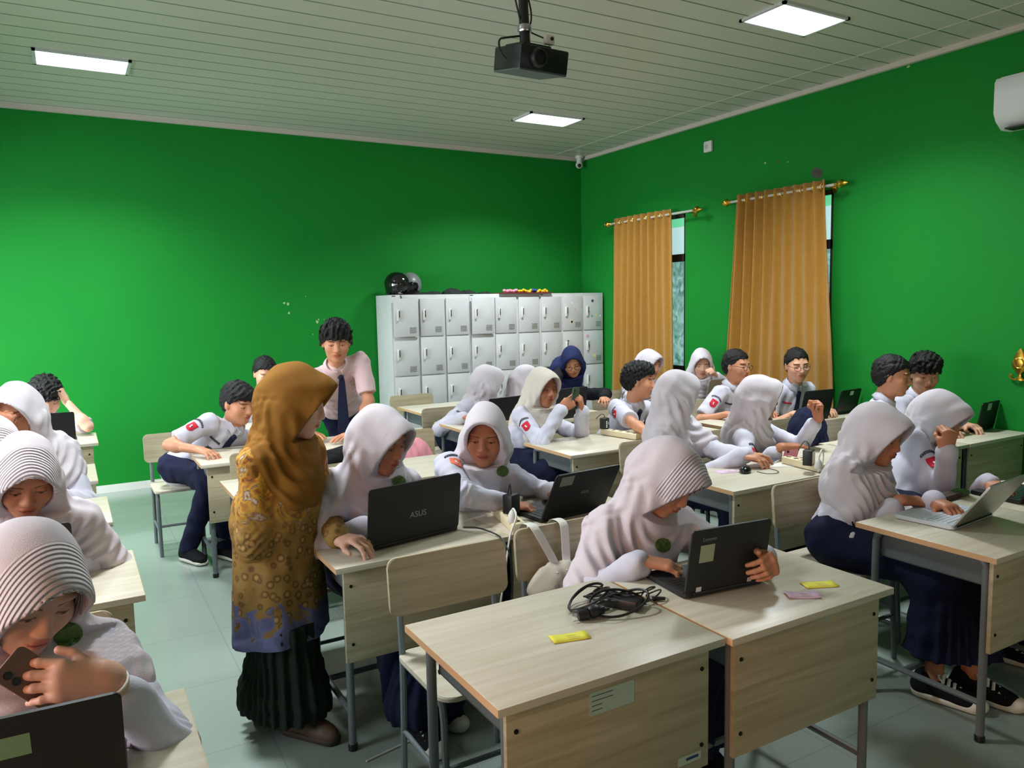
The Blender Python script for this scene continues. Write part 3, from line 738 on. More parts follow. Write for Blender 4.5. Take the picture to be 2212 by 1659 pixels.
def ceil_mat():
    """PVC planks 0.2 m wide running along x, with a dark groove between planks"""
    m = mat('pvc_plank_ceiling', lin(206, 204, 196), .38); N, L, p = nodes(m)
    tc = N.new('ShaderNodeTexCoord'); sp = N.new('ShaderNodeSeparateXYZ'); L.new(tc.outputs['Object'], sp.inputs[0])
    def math_(op, a, b=None, c=None):
        q = N.new('ShaderNodeMath'); q.operation = op
        for i, v in enumerate((a, b, c)):
            if v is None: continue
            if isinstance(v, (int, float)): q.inputs[i].default_value = v
            else: L.new(v, q.inputs[i])
        return q.outputs[0]
    fr = math_('FRACT', math_('DIVIDE', math_('ADD', sp.outputs['Y'], .047), .2068))
    g = math_('LESS_THAN', fr, .058)
    mx = N.new('ShaderNodeMix'); mx.data_type = 'RGBA'; mx.inputs[6].default_value = lin(200, 200, 188); mx.inputs[7].default_value = lin(84, 108, 80)
    L.new(g, mx.inputs[0]); L.new(mx.outputs[2], p.inputs['Base Color'])
    h = math_('MINIMUM', math_('MULTIPLY', fr, 12.), 1.)
    bp = N.new('ShaderNodeBump'); bp.inputs['Strength'].default_value = .6; bp.inputs['Distance'].default_value = .006; L.new(h, bp.inputs['Height']); L.new(bp.outputs[0], p.inputs['Normal'])
    return m
def struct(name, mb, m): return tag(mb.build(name, m, smooth=False), kind='structure')
struct('floor', MB().box(XL-.2, XR+.2, YF-.2, YB+.2, -.12, 0), floor_mat())
cl = struct('ceiling', MB().box(XL-.2, XR+.2, YF-.2, YB+.2, ZC, ZC+.1), ceil_mat())
struct('wall_back', MB().box(XL-.2, XR+.2, YB, YB+.15, 0, ZC), M_WALL)
def holed(name, axis, c0, c1, lo, hi, holes):
    """wall slab across c0..c1, running lo..hi, with rectangular openings (a, b, z0, z1)"""
    mb = MB(); x = lo
    def bx(a, b, z0, z1):
        if b-a > 1e-4 and z1-z0 > 1e-4:
            mb.box(*((c0, c1, a, b) if axis == 'x' else (a, b, c0, c1)), z0, z1)
    for a, b, z0, z1 in sorted(holes):
        bx(x, a, 0, ZC); bx(a, b, 0, z0); bx(a, b, z1, ZC); x = b
    bx(x, hi, 0, ZC); return struct(name, mb, M_WALL)
W1 = (onx(1480, 640, XR)[1], onx(1322, 640, XR)[1]-.05); W2 = (onx(1797, 600, XR)[1], onx(1590, 600, XR)[1]-.05)
ZW0, ZW1 = .95, 2.62
holed('wall_right', 'x', XR, XR+.15, YF, YB, [(*W1, ZW0, ZW1), (*W2, ZW0, ZW1)])
LW_ALL = [(-.3, 1.0)]+LWIN  # first opening is added to let the warm lamp in
holed('wall_left', 'x', XL-.15, XL, YF, YB, [(a, b, .95, 2.55) for a, b in LW_ALL])
holed('wall_front', 'y', YF-.15, YF, XL, XR, [(-1.9, -.7, 0.005, 2.2), (1.3, 3.9, 1.1, 2.4)])
M_FRAME = mat('dark_brown_window_frame', lin(46, 34, 30), .5)
def pane_mat():
    m = mat('frosted_daylit_pane', lin(120, 170, 165), .4); N, L, p = nodes(m)
    tc = N.new('ShaderNodeTexCoord'); n = N.new('ShaderNodeTexNoise'); n.inputs['Scale'].default_value = 9; n.inputs['Detail'].default_value = 6; n.inputs['Distortion'].default_value = 1.5
    L.new(tc.outputs['Object'], n.inputs['Vector'])
    cr = N.new('ShaderNodeValToRGB'); e = cr.color_ramp.elements
    e[0].position = .35; e[0].color = lin(60, 116, 104); e[1].position = .7; e[1].color = lin(170, 214, 212)
    L.new(n.outputs['Fac'], cr.inputs[0]); L.new(cr.outputs[0], p.inputs['Emission Color']); p.inputs['Emission Strength'].default_value = .9
    return m
M_PANE = pane_mat(); M_PANE2 = mat('pale_daylit_pane', lin(150, 190, 190), .4, emit=(lin(186, 222, 224), .95)); M_BLIND = mat('green_daylit_film', lin(90, 180, 130), .5, emit=(lin(110, 214, 158), .95))
for i, (a, b) in enumerate((W1, W2)):
    mb = MB(); x0, x1 = XR+.01, XR+.07
    for y0, y1, z0, z1 in ((a, b, ZW0, ZW0+.05), (a, b, ZW1-.04, ZW1), (a, a+.03, ZW0, ZW1), (b-.05, b, ZW0, ZW1), (a, b, 2.12, 2.2), ((a+b)/2-.025, (a+b)/2+.025, ZW0, ZW1)): mb.box(x0, x1, y0, y1, z0, z1)
    w = struct('window_%d' % (i+1), mb, M_FRAME)
    for nm, z0, z1, m in (('pane', ZW0+.05, 2.12, M_PANE), ('pane', 2.2, 2.49, M_PANE2), ('film', 2.49, ZW1-.04, M_BLIND)):
        MB().box(x0+.025, x0+.031, a+.03, b-.05, z0, z1).build(nm, m, w)
for i, (a, b) in enumerate(LW_ALL):
    mb = MB(); x0, x1 = XL-.1, XL-.04
    for y0, y1, z0, z1 in ((a, b, .95, 1.0), (a, b, 2.5, 2.55), (a, a+.05, .95, 2.55), (b-.05, b, .95, 2.55), ((a+b)/2-.03, (a+b)/2+.03, .95, 2.55)): mb.box(x0, x1, y0, y1, z0, z1)
    struct('window_%d' % (i+3), mb, M_FRAME)
mb = MB()
for y0, y1, z0, z1 in ((1.3, 3.9, 1.1, 1.15), (1.3, 3.9, 2.35, 2.4), (1.3, 1.35, 1.1, 2.4), (3.85, 3.9, 1.1, 2.4), (2.57, 2.63, 1.1, 2.4)): mb.box(y0, y1, YF-.1, YF-.04, z0, z1)
struct('window_7', mb, M_FRAME)  # unseen frame, built around the opening for the added front fill
mb = MB()
for x0, x1, z0, z1 in ((-1.9, -1.84, 0.005, 2.2), (-.76, -.7, .005, 2.2), (-1.9, -.7, 2.14, 2.2)): mb.box(x0, x1, YF-.13, YF-.02, z0, z1)
struct('door_1', mb, M_FRAME)
# ceiling moulding, skirting, ceiling joint strip
def trim(name, x0, x1, y0, y1, z0, z1, m): struct(name, MB().box(x0, x1, y0, y1, z0, z1), m)
trim('trim_1', XL, XR, YB-.035, YB, ZC-.04, ZC, M_TRIMC); trim('trim_2', XR-.035, XR, YF, YB-.035, ZC-.04, ZC, M_TRIMC)
trim('trim_3', XR-.44, XR-.432, YF, YB-.035, ZC-.004, ZC, M_TRIMC)
trim('baseboard_back', XL, XR, YB-.012, YB, 0, .07, M_WHITEP); trim('baseboard_right', XR-.012, XR, YF, YB-.012, 0, .07, M_WHITEP)
# worn spots on the walls
rn = random.Random(5)
def chip(P, ax, r, m):
    pts = [(math.cos(a)*r*rn.uniform(.6, 1.2), math.sin(a)*r*rn.uniform(.6, 1.3)) for a in [2*PI*i/9 for i in range(9)]]
    Mx = Matrix.Translation(P) @ (Matrix.Rotation(PI/2, 4, 'X') if ax == 'y' else Matrix.Rotation(-PI/2, 4, 'Y'))
    return tag(MB().prism(pts, 0, .0015, Mx).build('paint_chip', m, smooth=False), kind='structure')
M_CHIP = mat('bare_plaster', lin(150, 190, 140), .9); M_PATCH = mat('grey_filler', lin(92, 92, 84), .9, noise=(60, lin(40, 46, 38), .8))
for px, py, r in ((614, 655, .012), (622, 656, .016), (624, 676, .014), (685, 695, .018), (688, 690, .008), (660, 640, .006), (676, 722, .006), (700, 690, .005)):
    p = at(px, py, YB); chip((p[0], YB-.0005, p[2]), 'y', r, M_CHIP)
for px, py, r, m in ((1765, 373, .055, M_PATCH), (1653, 352, .01, M_CHIP), (1680, 349, .014, M_PATCH), (1702, 350, .008, M_CHIP), (1962, 144, .012, M_CHIP)):
    p = onx(px, py, XR); chip((XR-.0005, p[1], p[2]), 'x', r, m)
# ---------------------------------------------------------------- ceiling lights
M_LAMP = mat('lit_diffuser', lin(240, 250, 255), .5, emit=((.86, .95, 1, 1), 6.))
M_LFR = mat('lamp_frame_enamel', lin(205, 210, 212), .35)
def light(cx, cy, label, power=62):
    w, d = .62, .37
    t = empty('ceiling_light', (cx, cy, ZC), 0, label, 'ceiling light', 'recessed square ceiling lights')
    mb = MB()
    for x0, x1, y0, y1 in ((-w/2, w/2, -d/2, -d/2+.022), (-w/2, w/2, d/2-.022, d/2), (-w/2, -w/2+.022, -d/2, d/2), (w/2-.022, w/2, -d/2, d/2)): mb.box(x0, x1, y0, y1, -.016, 0.0)
    mb.build('frame', M_LFR, t, smooth=False)
    MB().box(-w/2+.022, w/2-.022, -d/2+.022, d/2-.022, -.006, -.001).build('diffuser', M_LAMP, t, smooth=False)
    if power: area('ceiling_lamp_light', (cx, cy, ZC-.012), (cx, cy, 0), w-.06, d-.06, power, (.9, .97, 1), 2.25)
def zc(px, py): return onz(px, py, ZC)
a = (zc(66, 103)+zc(278, 158))/2; light(a[0], a[1], 'lit rectangular ceiling light at the upper left, nearest the left edge')
a = (zc(1138, 240)+zc(1226, 272))/2; light(a[0], a[1], 'lit rectangular ceiling light above the lockers near the far corner')
a = (zc(1685, 5)+zc(1745, 72))/2; light(a[0], a[1], 'large lit rectangular ceiling light at the upper right of the projector')
LX0, LX1 = (zc(66, 103)[0]+zc(287, 127)[0])/2, a[0]
light(LX0, a[1], 'lit rectangular ceiling light above the aisle, just out of the frame')
# ---------------------------------------------------------------- curtains
M_CURT = cloth('mustard_curtain_velvet', (166, 120, 46), bump=(240, .35), rough=.75, sheen=.3, noise=(25, lin(156, 110, 38), .7))
M_ROD = mat('white_rod', lin(190, 186, 178), .35)
def curtain(yl, yr, bl, br, zt, zb, seed, npl, label, xw):
    """wavy cloth from (yl..yr) at the top to (bl..br) at the bottom"""
    nu, nv = npl*14, 36; r = np.random.RandomState(seed); ph = r.rand(6)*6
    u = np.linspace(0, 1, nu+1); v = np.linspace(0, 1, nv+1); U, Vv = np.meshgrid(u, v, indexing='ij')
    uu = U+.02*np.sin(U*9+ph[0])*(1-.0*Vv)
    y = (yl*(1-Vv)+bl*Vv)*(1-uu)+(yr*(1-Vv)+br*Vv)*uu
    fl = sstep(.35, 1, Vv)*.0
    amp = .03*(1-.25*Vv)*(1+.35*np.sin(U*7+ph[1]+Vv*1.5)) ; 
    if seed == 2: amp = amp*(1-.65*sstep(.45, .75, U)*sstep(.1, .8, Vv))
    x = xw+amp*np.sin(uu*npl*2*PI+.5*np.sin(Vv*3+ph[2])*Vv)+.012*np.sin(uu*npl*PI+Vv*4)*Vv
    z = zt+(zb-zt)*Vv+0*U
    ids = np.arange((nu+1)*(nv+1)).reshape(nu+1, nv+1)
    Q = np.stack([ids[:-1, :-1], ids[:-1, 1:], ids[1:, 1:], ids[1:, :-1]], -1).reshape(-1, 4)
    o = np.array([xw, (yl+yr)/2, 0])
    t = empty('curtain', o, 0, label, 'curtain', 'mustard curtains at the right wall')
    c = link('cloth', npmesh('cloth', np.stack([x, y, z], -1).reshape(-1, 3)-o, Q), M_CURT, t)
    s = c.modifiers.new('thickness', 'SOLIDIFY'); s.thickness = .006
    for i in range(npl):
        yy = yl+(yr-yl)*(i+.5)/npl
        g = MB(); g.tube([(0, .026*math.cos(a), .026*math.sin(a)) for a in [2*PI*k/14 for k in range(14)]], .006, 6, closed=True)
        link('grommet', g.mesh('grommet'), M_GOLD, t, (.0, yy-o[1], zt-.055)).rotation_euler = (0, 0, 1.0 if i % 2 else -1.0)
XC = XR-.11
def rod(px0, py0, px1, py1, label):
    a = onx(px0, py0, XC); b = onx(px1, py1, XC)
    z = (a[2]+b[2])/2
    t = empty('curtain_rod', (XC, (a[1]+b[1])/2, z), 0, label, 'curtain rod'); L_ = (a[1]-b[1])/2
    MB().tube([(0, -L_, 0), (0, L_, 0)], .0125, 10).build('pole', M_ROD, t)
    for s in (-1, 1):
        Mx = Matrix.Translation((0, s*L_, 0)) @ Matrix.Rotation(-s*PI/2, 4, 'X')
        MB().lathe([(.012, -.02), (.02, -.01), (.02, .0), (.014, .006), (.03, .02), (.037, .035), (.034, .05), (.018, .062), (.012, .07), (.02, .078), (.014, .09), (.003, .105)], 16, Mx).build('finial', M_GOLD, t)
        MB().tube([(0, s*(L_-.1), 0), (.05, s*(L_-.1), -.01), (.11, s*(L_-.1), -.01)], .008, 8).box(.102, .11, s*(L_-.1)-.02, s*(L_-.1)+.02, -.05, .03).build('bracket', M_GOLD, t)
    return z
z1 = rod(1318, 489, 1500, 449, 'slim curtain rod with gold finials over the narrow window')
z2 = rod(1576, 440, 1808, 395, 'curtain rod with gold finials over the wide curtain')
f = lambda px, py: onx(px, py, XC)[1]
curtain(f(1323, 478), f(1455, 456), f(1319, 835), f(1462, 820), z1+.055, .42, 1, 9, 'narrow mustard curtain beside the lockers, drawn off the window edge', XC)
curtain(f(1587, 428), f(1790, 394), f(1556, 780), f(1811, 840), z2+.055, .42, 2, 10, 'wide mustard curtain flaring out at the bottom left', XC)
# ---------------------------------------------------------------- things on walls and ceiling
p = onx(1533, 317, XR)
t = empty('wall_socket', (XR, p[1], p[2]), 0, 'small white socket box high on the right green wall', 'socket')
MB().box(-.035, 0, -.055, .055, -.055, .055, .012).build('housing', M_WHITEP, t)
Mx = Matrix.Translation((-.0345, .01, 0)) @ Matrix.Rotation(-PI/2, 4, 'Y')
MB().lathe([(.022, 0), (.022, .004), (.016, .004), (.015, .0015)], 16, Mx).build('outlet_face', mat('ivory_plastic', lin(190, 186, 176), .5), t)
p = at(1251, 338, YB-.12)
t = empty('security_camera', (p[0], p[1], ZC), 0, 'white security camera under the ceiling in the far corner', 'camera')
MB().lathe([(.05, 0), (.05, -.02), (.034, -.03), (.034, -.09), (.03, -.1)], 18).build('mount', M_WHITEP, t)
MB().ball((0, 0, -.105), .045).build('camera_head', M_WHITEP, t)
MB().ball((-.018, -.028, -.118), .024).build('lens', M_BLACKP, t)
# air conditioner
p = onx(2186, 270, XR-.0); y1 = onx(2187, 185, XR)[1]; zt = onx(2187, 186, XR)[2]; zb = onx(2185, 285, XR)[2]
t = empty('air_conditioner', (XR, y1-.45, zb), 0, 'white split air conditioner on the right wall at the picture edge', 'air conditioner')
h = zt-zb+.02
prof = [(0, 0), (-.12, -.0), (-.19, .05), (-.22, .10), (-.22, h-.03), (-.2, h), (0, h)]
mb = MB(); mb.prism([(x, z) for x, z in prof], -.45, .45, Matrix.Rotation(PI/2, 4, 'X')); mb.build('housing', mat('aircon_plastic', lin(225, 228, 230), .35), t)
MB().box(-.17, -.06, -.4, .4, -.006, .004).build('louver', M_BLACKP, t); MB().box(-.2, -.05, -.42, .42, h-.004, h+.004).build('intake_grille', M_WHITEP, t)
# gold wall ornament
p = onx(2203, 803, XR-.02)
t = empty('wall_ornament', (XR-.022, p[1], p[2]-.06), 0, 'gold ornament on the right wall at the picture edge', 'ornament')
Mx = Matrix.Diagonal((.35, 1, 1, 1))
MB().lathe([(.03, .0), (.028, .012), (.012, .025), (.011, .05), (.03, .065), (.052, .095), (.055, .125), (.04, .165), (.03, .185), (.022, .2), (.008, .215), (.002, .222)], 18, Mx).build('figure', M_GOLD, t)
for s in (-1, 1): MB().tube([(0, s*.01, .0), (0, s*.04, .004), (0, s*.065, .02), (0, s*.06, .04), (0, s*.045, .03)], .007, 6, smooth=2).build('scroll', M_GOLD, t)
MB().tube([(-.012, .03*math.cos(a), .12+.035*math.sin(a)) for a in [2*PI*i/14 for i in range(14)]], .007, 6, closed=True).build('ring', M_GOLD, t)
MB().box(-.004, .0215, -.02, .02, .08, .14).build('backing', M_GOLD, t)
# projector hanging from the ceiling
M_PROJ = mat('black_projector_plastic', lin(18, 20, 20), .4); M_PROJ2 = mat('grey_projector_underside', lin(74, 84, 82), .5)
a = at(1122, 148, 2.95); b = at(1225, 166, 2.96); Wd = np.linalg.norm(b-a)
t = empty('projector', (a+b)/2, math.atan2(b[1]-a[1], b[0]-a[0]), 'black ceiling projector hanging on a pole under the plank ceiling', 'projector')
W2_ = Wd/2; Dp = .225; tilt = Matrix.Rotation(math.radians(11), 4, 'X'); hh = .105
mb = MB(); mb.box(-W2_, W2_, 0, Dp, .004, hh, .008, tilt); mb.build('case', M_PROJ, t)
mb = MB(); mb.box(-W2_+.003, W2_-.003, .003, Dp-.003, -.001, .006, 0, tilt); mb.build('underside', M_PROJ2, t, smooth=False)
mb = MB(); mb.lathe([(.04, 0), (.042, .008), (.036, .03), (.03, .034), (.028, .02)], 20, tilt @ Matrix.Translation((-W2_+.085, .0, .055)) @ Matrix.Rotation(PI/2, 4, 'X')); mb.build('lens', M_BLACKP, t)
mb = MB()
for i in range(7): mb.box(W2_-.002, W2_+.003, .03+.022*i, .04+.022*i, .02, .085, 0, tilt)
mb.build('vent_grille', mat('vent_grey', lin(60, 62, 62), .5), t)
PZ = ZC-t.location.z
mb = MB(); mb.tube([(-.03, .1, hh), (-.03, .1, hh+.06), (-.035, .1, hh+.2), (-.035, .1, PZ)], [.03, .024, .022, .026], 14); mb.box(-.1, .05, .03, .18, hh-.004, hh+.012, .004, tilt); mb.build('pole', M_PROJ, t)
mb = MB(); mb.lathe([(.03, 0), (.034, .01), (.03, .03)], 14, Matrix.Translation((-.03, .1, hh+.09))); mb.build('clamp', M_SILVER, t)
mb = MB()
mb.tube([(-.055, .1, hh+.3), (-.09, .09, hh+.24), (-.07, .09, hh+.17), (-.05, .1, hh+.13)], .004, 6, smooth=2)
mb.tube([(-.04, .12, hh+.08), (-.12, .12, hh+.06), (-.17, .1, hh+.04), (-.175, .08, hh-.02), (-.15, .07, hh-.05)], .0045, 6, smooth=2)
mb.tube([(-.01, .1, hh+.25), (.005, .09, hh+.16), (-.01, .1, hh+.1)], .004, 6, smooth=2)
mb.tube([(-.02, .1, hh+.1), (.03, .09, hh+.085), (.058, .08, hh+.075)], .0035, 6, smooth=1)
mb.build('cables', M_BLACKP, t)
mb = MB(); mb.tube([(-.01, .1, PZ-.38), (.05, .09, PZ-.3), (.14, .06, PZ-.2), (.2, .05, PZ-.02)], .013, 8, smooth=2); mb.build('hose', M_PROJ, t)
t2 = empty('wireless_display_receiver', t.matrix_basis @ Vector((.08, .07, hh+.03)), t.rotation_euler.z, 'small white camera box on a clip above the projector', 'camera')
MB().box(-.024, .024, -.012, .012, .016, .056, .004).build('housing', M_WHITEP, t2)
MB().lathe([(.008, 0), (.008, .004)], 14, Matrix.Translation((.008, -.012, .04)) @ Matrix.Rotation(PI/2, 4, 'X')).build('lens', M_BLACKP, t2)
MB().tube([(0, 0, -.025), (0, 0, .018)], .003, 6).box(-.012, .012, -.008, .008, -.014, -.008).build('clip', M_SILVER, t2)
# ---------------------------------------------------------------- lockers
M_LOCK = mat('white_locker_enamel', lin(204, 205, 206), .38, noise=(7, lin(190, 192, 192), .5)); M_SLOT = mat('locker_slot_shadow_metal', lin(120, 120, 116), .5)
LB = YB-.02; LF = LB-.45
lx0, lx1 = at(846, 700, LF)[0], at(1302, 640, LF)[0]; LZ = at(846, 637, LF)[2]
CW = (lx1-lx0)/9; RH = (LZ-.04-.12)/4
def locker(u):
    x0 = lx0+u*3*CW; w = 3*CW
    t = empty('locker', (x0+w/2, (LB+LF)/2, 0), 0, ('white steel locker with black helmet and grey helmet on top', 'white steel locker in the middle of the row of three', 'white steel locker with coloured stickers, nearest the corner')[u], 'locker', 'white lockers along the back wall')
    mb = MB(); mb.box(-w/2+.001, w/2-.001, -.225, .225, .015, LZ, .004); mb.build('body', M_LOCK, t)
    for c in range(3):
        for r in range(4):
            cx = -w/2+(c+.5)*CW; zt = LZ-.04-r*RH
            d = empty('door_pivot', (0, 0, 0)) if False else None
            aj = .14 if (u*3+c, r) in ((0, 0), (3, 0)) else .02 if (u*3+c+r) % 4 == 1 else 0
            mb = MB(); dw = CW-.03; mb.box(0, dw, -.018, 0, -RH+.012, 0, .003)
            d = mb.build('door', M_LOCK, t, (cx-dw/2, -.226, zt))
            if aj: d.location.x += 0; d.rotation_euler.z = 0
            mh = MB(); mh.box(.03, .056, -.034, -.016, -.235, -.12, .004); hd = mh.build('handle', M_WHITEP, d)
            mh = MB(); mh.box(.048, .057, -.036, -.03, -.2, -.128); mh.build('handle_slot', M_BLACKP, d, smooth=False)
            mv = MB()
            for k in range(5): mv.box(dw-.105, dw-.03, -.0205, -.017, -RH+.052+.013*k, -RH+.057+.013*k)
            mv.build('vent', M_SLOT, d, smooth=False)
            if aj > .1: d.location.y -= .022
            if u == 2 and r < 2 and c >= 1:
                rr = random.Random(c*7+r)
                for k in range(5 if r == 0 else 2):
                    q = MB(); R_ = rr.uniform(.012, .026); q.prism([(R_*math.cos(a)*(1 if i % 2 else .7), R_*math.sin(a)*(1 if i % 2 else .7)) for i, a in enumerate([2*PI*i/10 for i in range(10)])], 0, .001, Matrix.Rotation(PI/2, 4, 'X'))
                    q.build('sticker', [mat('sticker_yellow', lin(226, 220, 150)), mat('sticker_pink', lin(226, 170, 204)), mat('sticker_teal', lin(70, 176, 164)), mat('sticker_black', lin(70, 70, 76)), M_WHITE][rr.randrange(5)], d, (rr.uniform(.04, dw-.03), -.0185, rr.uniform(-RH+.1, -.03)), smooth=False)
    MB().box(-w/2+.01, -w/2+.05, -.2265, -.2245, LZ-.018, LZ-.008).build('maker_plate', M_DGREY, t, smooth=False)
for u in range(3): locker(u)
# on top of the lockers
def helmet(loc, rz, m, label, strap=False):
    t = empty('helmet', loc, rz, label, 'helmet')
    F = Fld((-.16, -.19, -.02), (.16, .19, .3), .006)
    F.ell((0, 0, .125), (.125, .15, .125), k=0); F.cone((0, -.02, .09), (0, .03, .04), .115, .1, k=.03); F.clip((0, 0, .004), (0, 0, -1)); F.ell((0, -.02, .02), (.095, .11, .13), k=.01, op='s'); F.ell((0, -.16, .07), (.085, .09, .06), k=.01, op='s')
    V, Q = F.net(); link('shell', npmesh('shell', V, Q), m, t)
    F = Fld((-.14, -.19, .03), (.14, .0, .2), .006)
    F.ell((0, 0, .115), (.122, .155, .1), k=0); F.ell((0, .0, .115), (.116, .149, .097), k=0, op='s'); F.clip((0, -.04, 0), (0, 1, 0)); F.clip((0, 0, .16), (0, 0, 1)); F.clip((0, 0, .05), (0, 0, -1))
    V, Q = F.net(); link('visor', npmesh('visor', V, Q), mat('smoked_visor', lin(14, 14, 16), .08), t)
    if strap: MB().tube([(-.08, -.05, .03), (-.1, -.12, .006), (-.1, -.175, .003), (-.1, -.2, -.06), (-.095, -.2, -.12)], .005, 6, smooth=2).build('chin_strap', M_CANVAS, t)
    return t
p = at(858, 634, LF+.2); helmet((p[0], LF+.2, LZ), .3, mat('gloss_black_shell', lin(14, 14, 15), .12, spec=.8), 'glossy black helmet on top of the left locker', True)
p = at(884, 634, LB-.16); helmet((p[0]+.01, LB-.155, LZ), -.2, mat('grey_shell', lin(120, 124, 126), .35), 'silver grey helmet behind the black helmet on the left locker')
def blob(name, pts, z0, h, m, label, cat, seed):
    """soft folded cloth lying on a surface"""
    xs = [q[0] for q in pts]; ys = [q[1] for q in pts]; c = (np.mean(xs), np.mean(ys), z0)
    F = Fld((min(xs)-.16, min(ys)-.16, z0-.01), (max(xs)+.16, max(ys)+.16, z0+.22), .008)
    for (x, y, r, hh) in pts: F.ell((x, y, z0), (r, r*.9, hh), k=.03)
    F.disp(lambda P: folds(P, seed, .07)*.006, .04); F.clip((0, 0, z0+.001), (0, 0, -1))
    V, Q = F.net(); return tag(link(name, npmesh(name, V-c, Q), m, None, c), label, cat)
k = [at(px, 628, LF+.2)[0] for px in (905, 935, 975, 1010, 1045)]
blob('folded_jacket', [(k[0], LF+.2, .08, .03), (k[1], LF+.2, .1, .04), (k[2], LF+.18, .12, .07), (k[3], LF+.2, .1, .05), (k[4], LF+.2, .07, .03)], LZ, 0, mat('dark_grey_cloth', lin(34, 36, 36), .9, bump=(90, .4)), 'dark grey jacket folded flat on top of the lockers', 'jacket', 3)
x0, x1 = at(1078, 632, LF)[0], at(1190, 632, LF)[0]
t = empty('decorated_board', ((x0+x1)/2, LF+.16, LZ), 0, 'maroon board with yellow and pink flowers lying on the lockers', 'board'); w = (x1-x0)/2
MB().box(-w, w, -.2, .2, .0, .012).build('board', mat('maroon_card', lin(110, 40, 46), .8), t, smooth=False)
rr = random.Random(4)
for i in range(11):
    x = -w*.62+i*w*1.55/10; m = mat('pink_petal', lin(226, 150, 168), .8) if i < 3 else mat('yellow_petal', lin(232, 190, 36), .8) if i != 7 else mat('blue_petal', lin(50, 70, 150), .8)
    q = MB(); R_ = rr.uniform(.03, .045)
    for a in range(5): q.ball((x+R_*.6*math.cos(a*1.257), -.08+R_*.6*math.sin(a*1.257)+rr.uniform(-.02, .02), .02+rr.uniform(0, .02)), (R_*.6, R_*.6, .018), seg=8)
    q.build('flower', m, t)
# ---------------------------------------------------------------- desks and chairs
M_TOP = wood('pale_beech_laminate', lin(210, 202, 184), lin(196, 186, 165), (1.1, 22, 22), .36)
M_PANEL = wood('beech_panel_laminate', lin(190, 178, 148), lin(166, 152, 120), (1.3, 20, 24), .45)
M_EDGE = mat('orange_edge_band', lin(206, 164, 122), .5)
M_STEEL = mat('grey_painted_steel', lin(104, 112, 114), .45, spec=.5); M_TRAY = mat('grey_sheet_steel', lin(96, 102, 104), .5)
M_BOLT = mat('dark_bolt', lin(52, 44, 36), .5, 1)
DW, DD, DZ = .73, .575, .74
def make_desk():
    t = empty('school_desk', (0, 0, 0))
    mb = MB(); mb.box(-DW/2, DW/2, -DD/2, DD/2, DZ-.022, DZ, .002); top = mb.build('tabletop', M_TOP, t)
    for s in (-1, 1): MB().box(s*(DW/2+.0008), s*(DW/2-.0015), -DD/2+.001, DD/2-.001, DZ-.0215, DZ-.0008).build('edge_band', M_EDGE, top, smooth=False)
    yf = -DD/2+.028
    mb = MB(); mb.box(-DW/2+.035, DW/2-.035, yf, yf+.016, .36, DZ-.022, .002); mb.build('front_panel', M_PANEL, t)
    for sx in (-1, 1):
        for z in (.43, .655):
            mb = MB(); mb.lathe([(.0065, 0), (.006, .003), (.003, .004)], 10, Matrix.Translation((sx*(DW/2-.062), yf, z)) @ Matrix.Rotation(PI/2, 4, 'X')); mb.build('bolt', M_BOLT, t)
    x = DW/2-.055
    for sx in (-1, 1):
        for sy, y in ((-1, yf+.034), (1, DD/2-.06)):
            mb = MB(); mb.tube([(sx*x, y, 0.004), (sx*x, y, .3), (sx*x, y, .66), (sx*x, y-sy*.006, .695), (sx*x, y-sy*.035, .716), (sx*x, y-sy*.2, .716)], .0155, 10, smooth=1)
            leg = mb.build('leg', M_STEEL, t)
            mb = MB(); mb.lathe([(.018, 0), (.019, .02), (.016, .026)], 10, Matrix.Translation((sx*x, y, 0))); mb.build('foot_cap', M_BLACKP, leg)
        mb = MB(); mb.tube([(sx*x, yf+.034, .15), (sx*x, DD/2-.06, .15)], .0125, 8); mb.build('stretcher', M_STEEL, t)
    mb = MB(); mb.tube([(-x, DD/2-.2, .15), (x, DD/2-.2, .15)], .0125, 8); mb.build('foot_rail', M_STEEL, t)
    mb = MB(); mb.box(-x+.02, x-.02, yf+.05, DD/2-.07, .6, .604); mb.box(-x+.02, -x+.024, yf+.05, DD/2-.07, .6, .716); mb.box(x-.024, x-.02, yf+.05, DD/2-.07, .6, .716); mb.box(-x+.02, x-.02, yf+.05, yf+.054, .6, .716)
    mb.tube([(-x+.02, DD/2-.07, .602), (x-.02, DD/2-.07, .602)], .008, 6); mb.build('book_tray', M_TRAY, t)
    return t
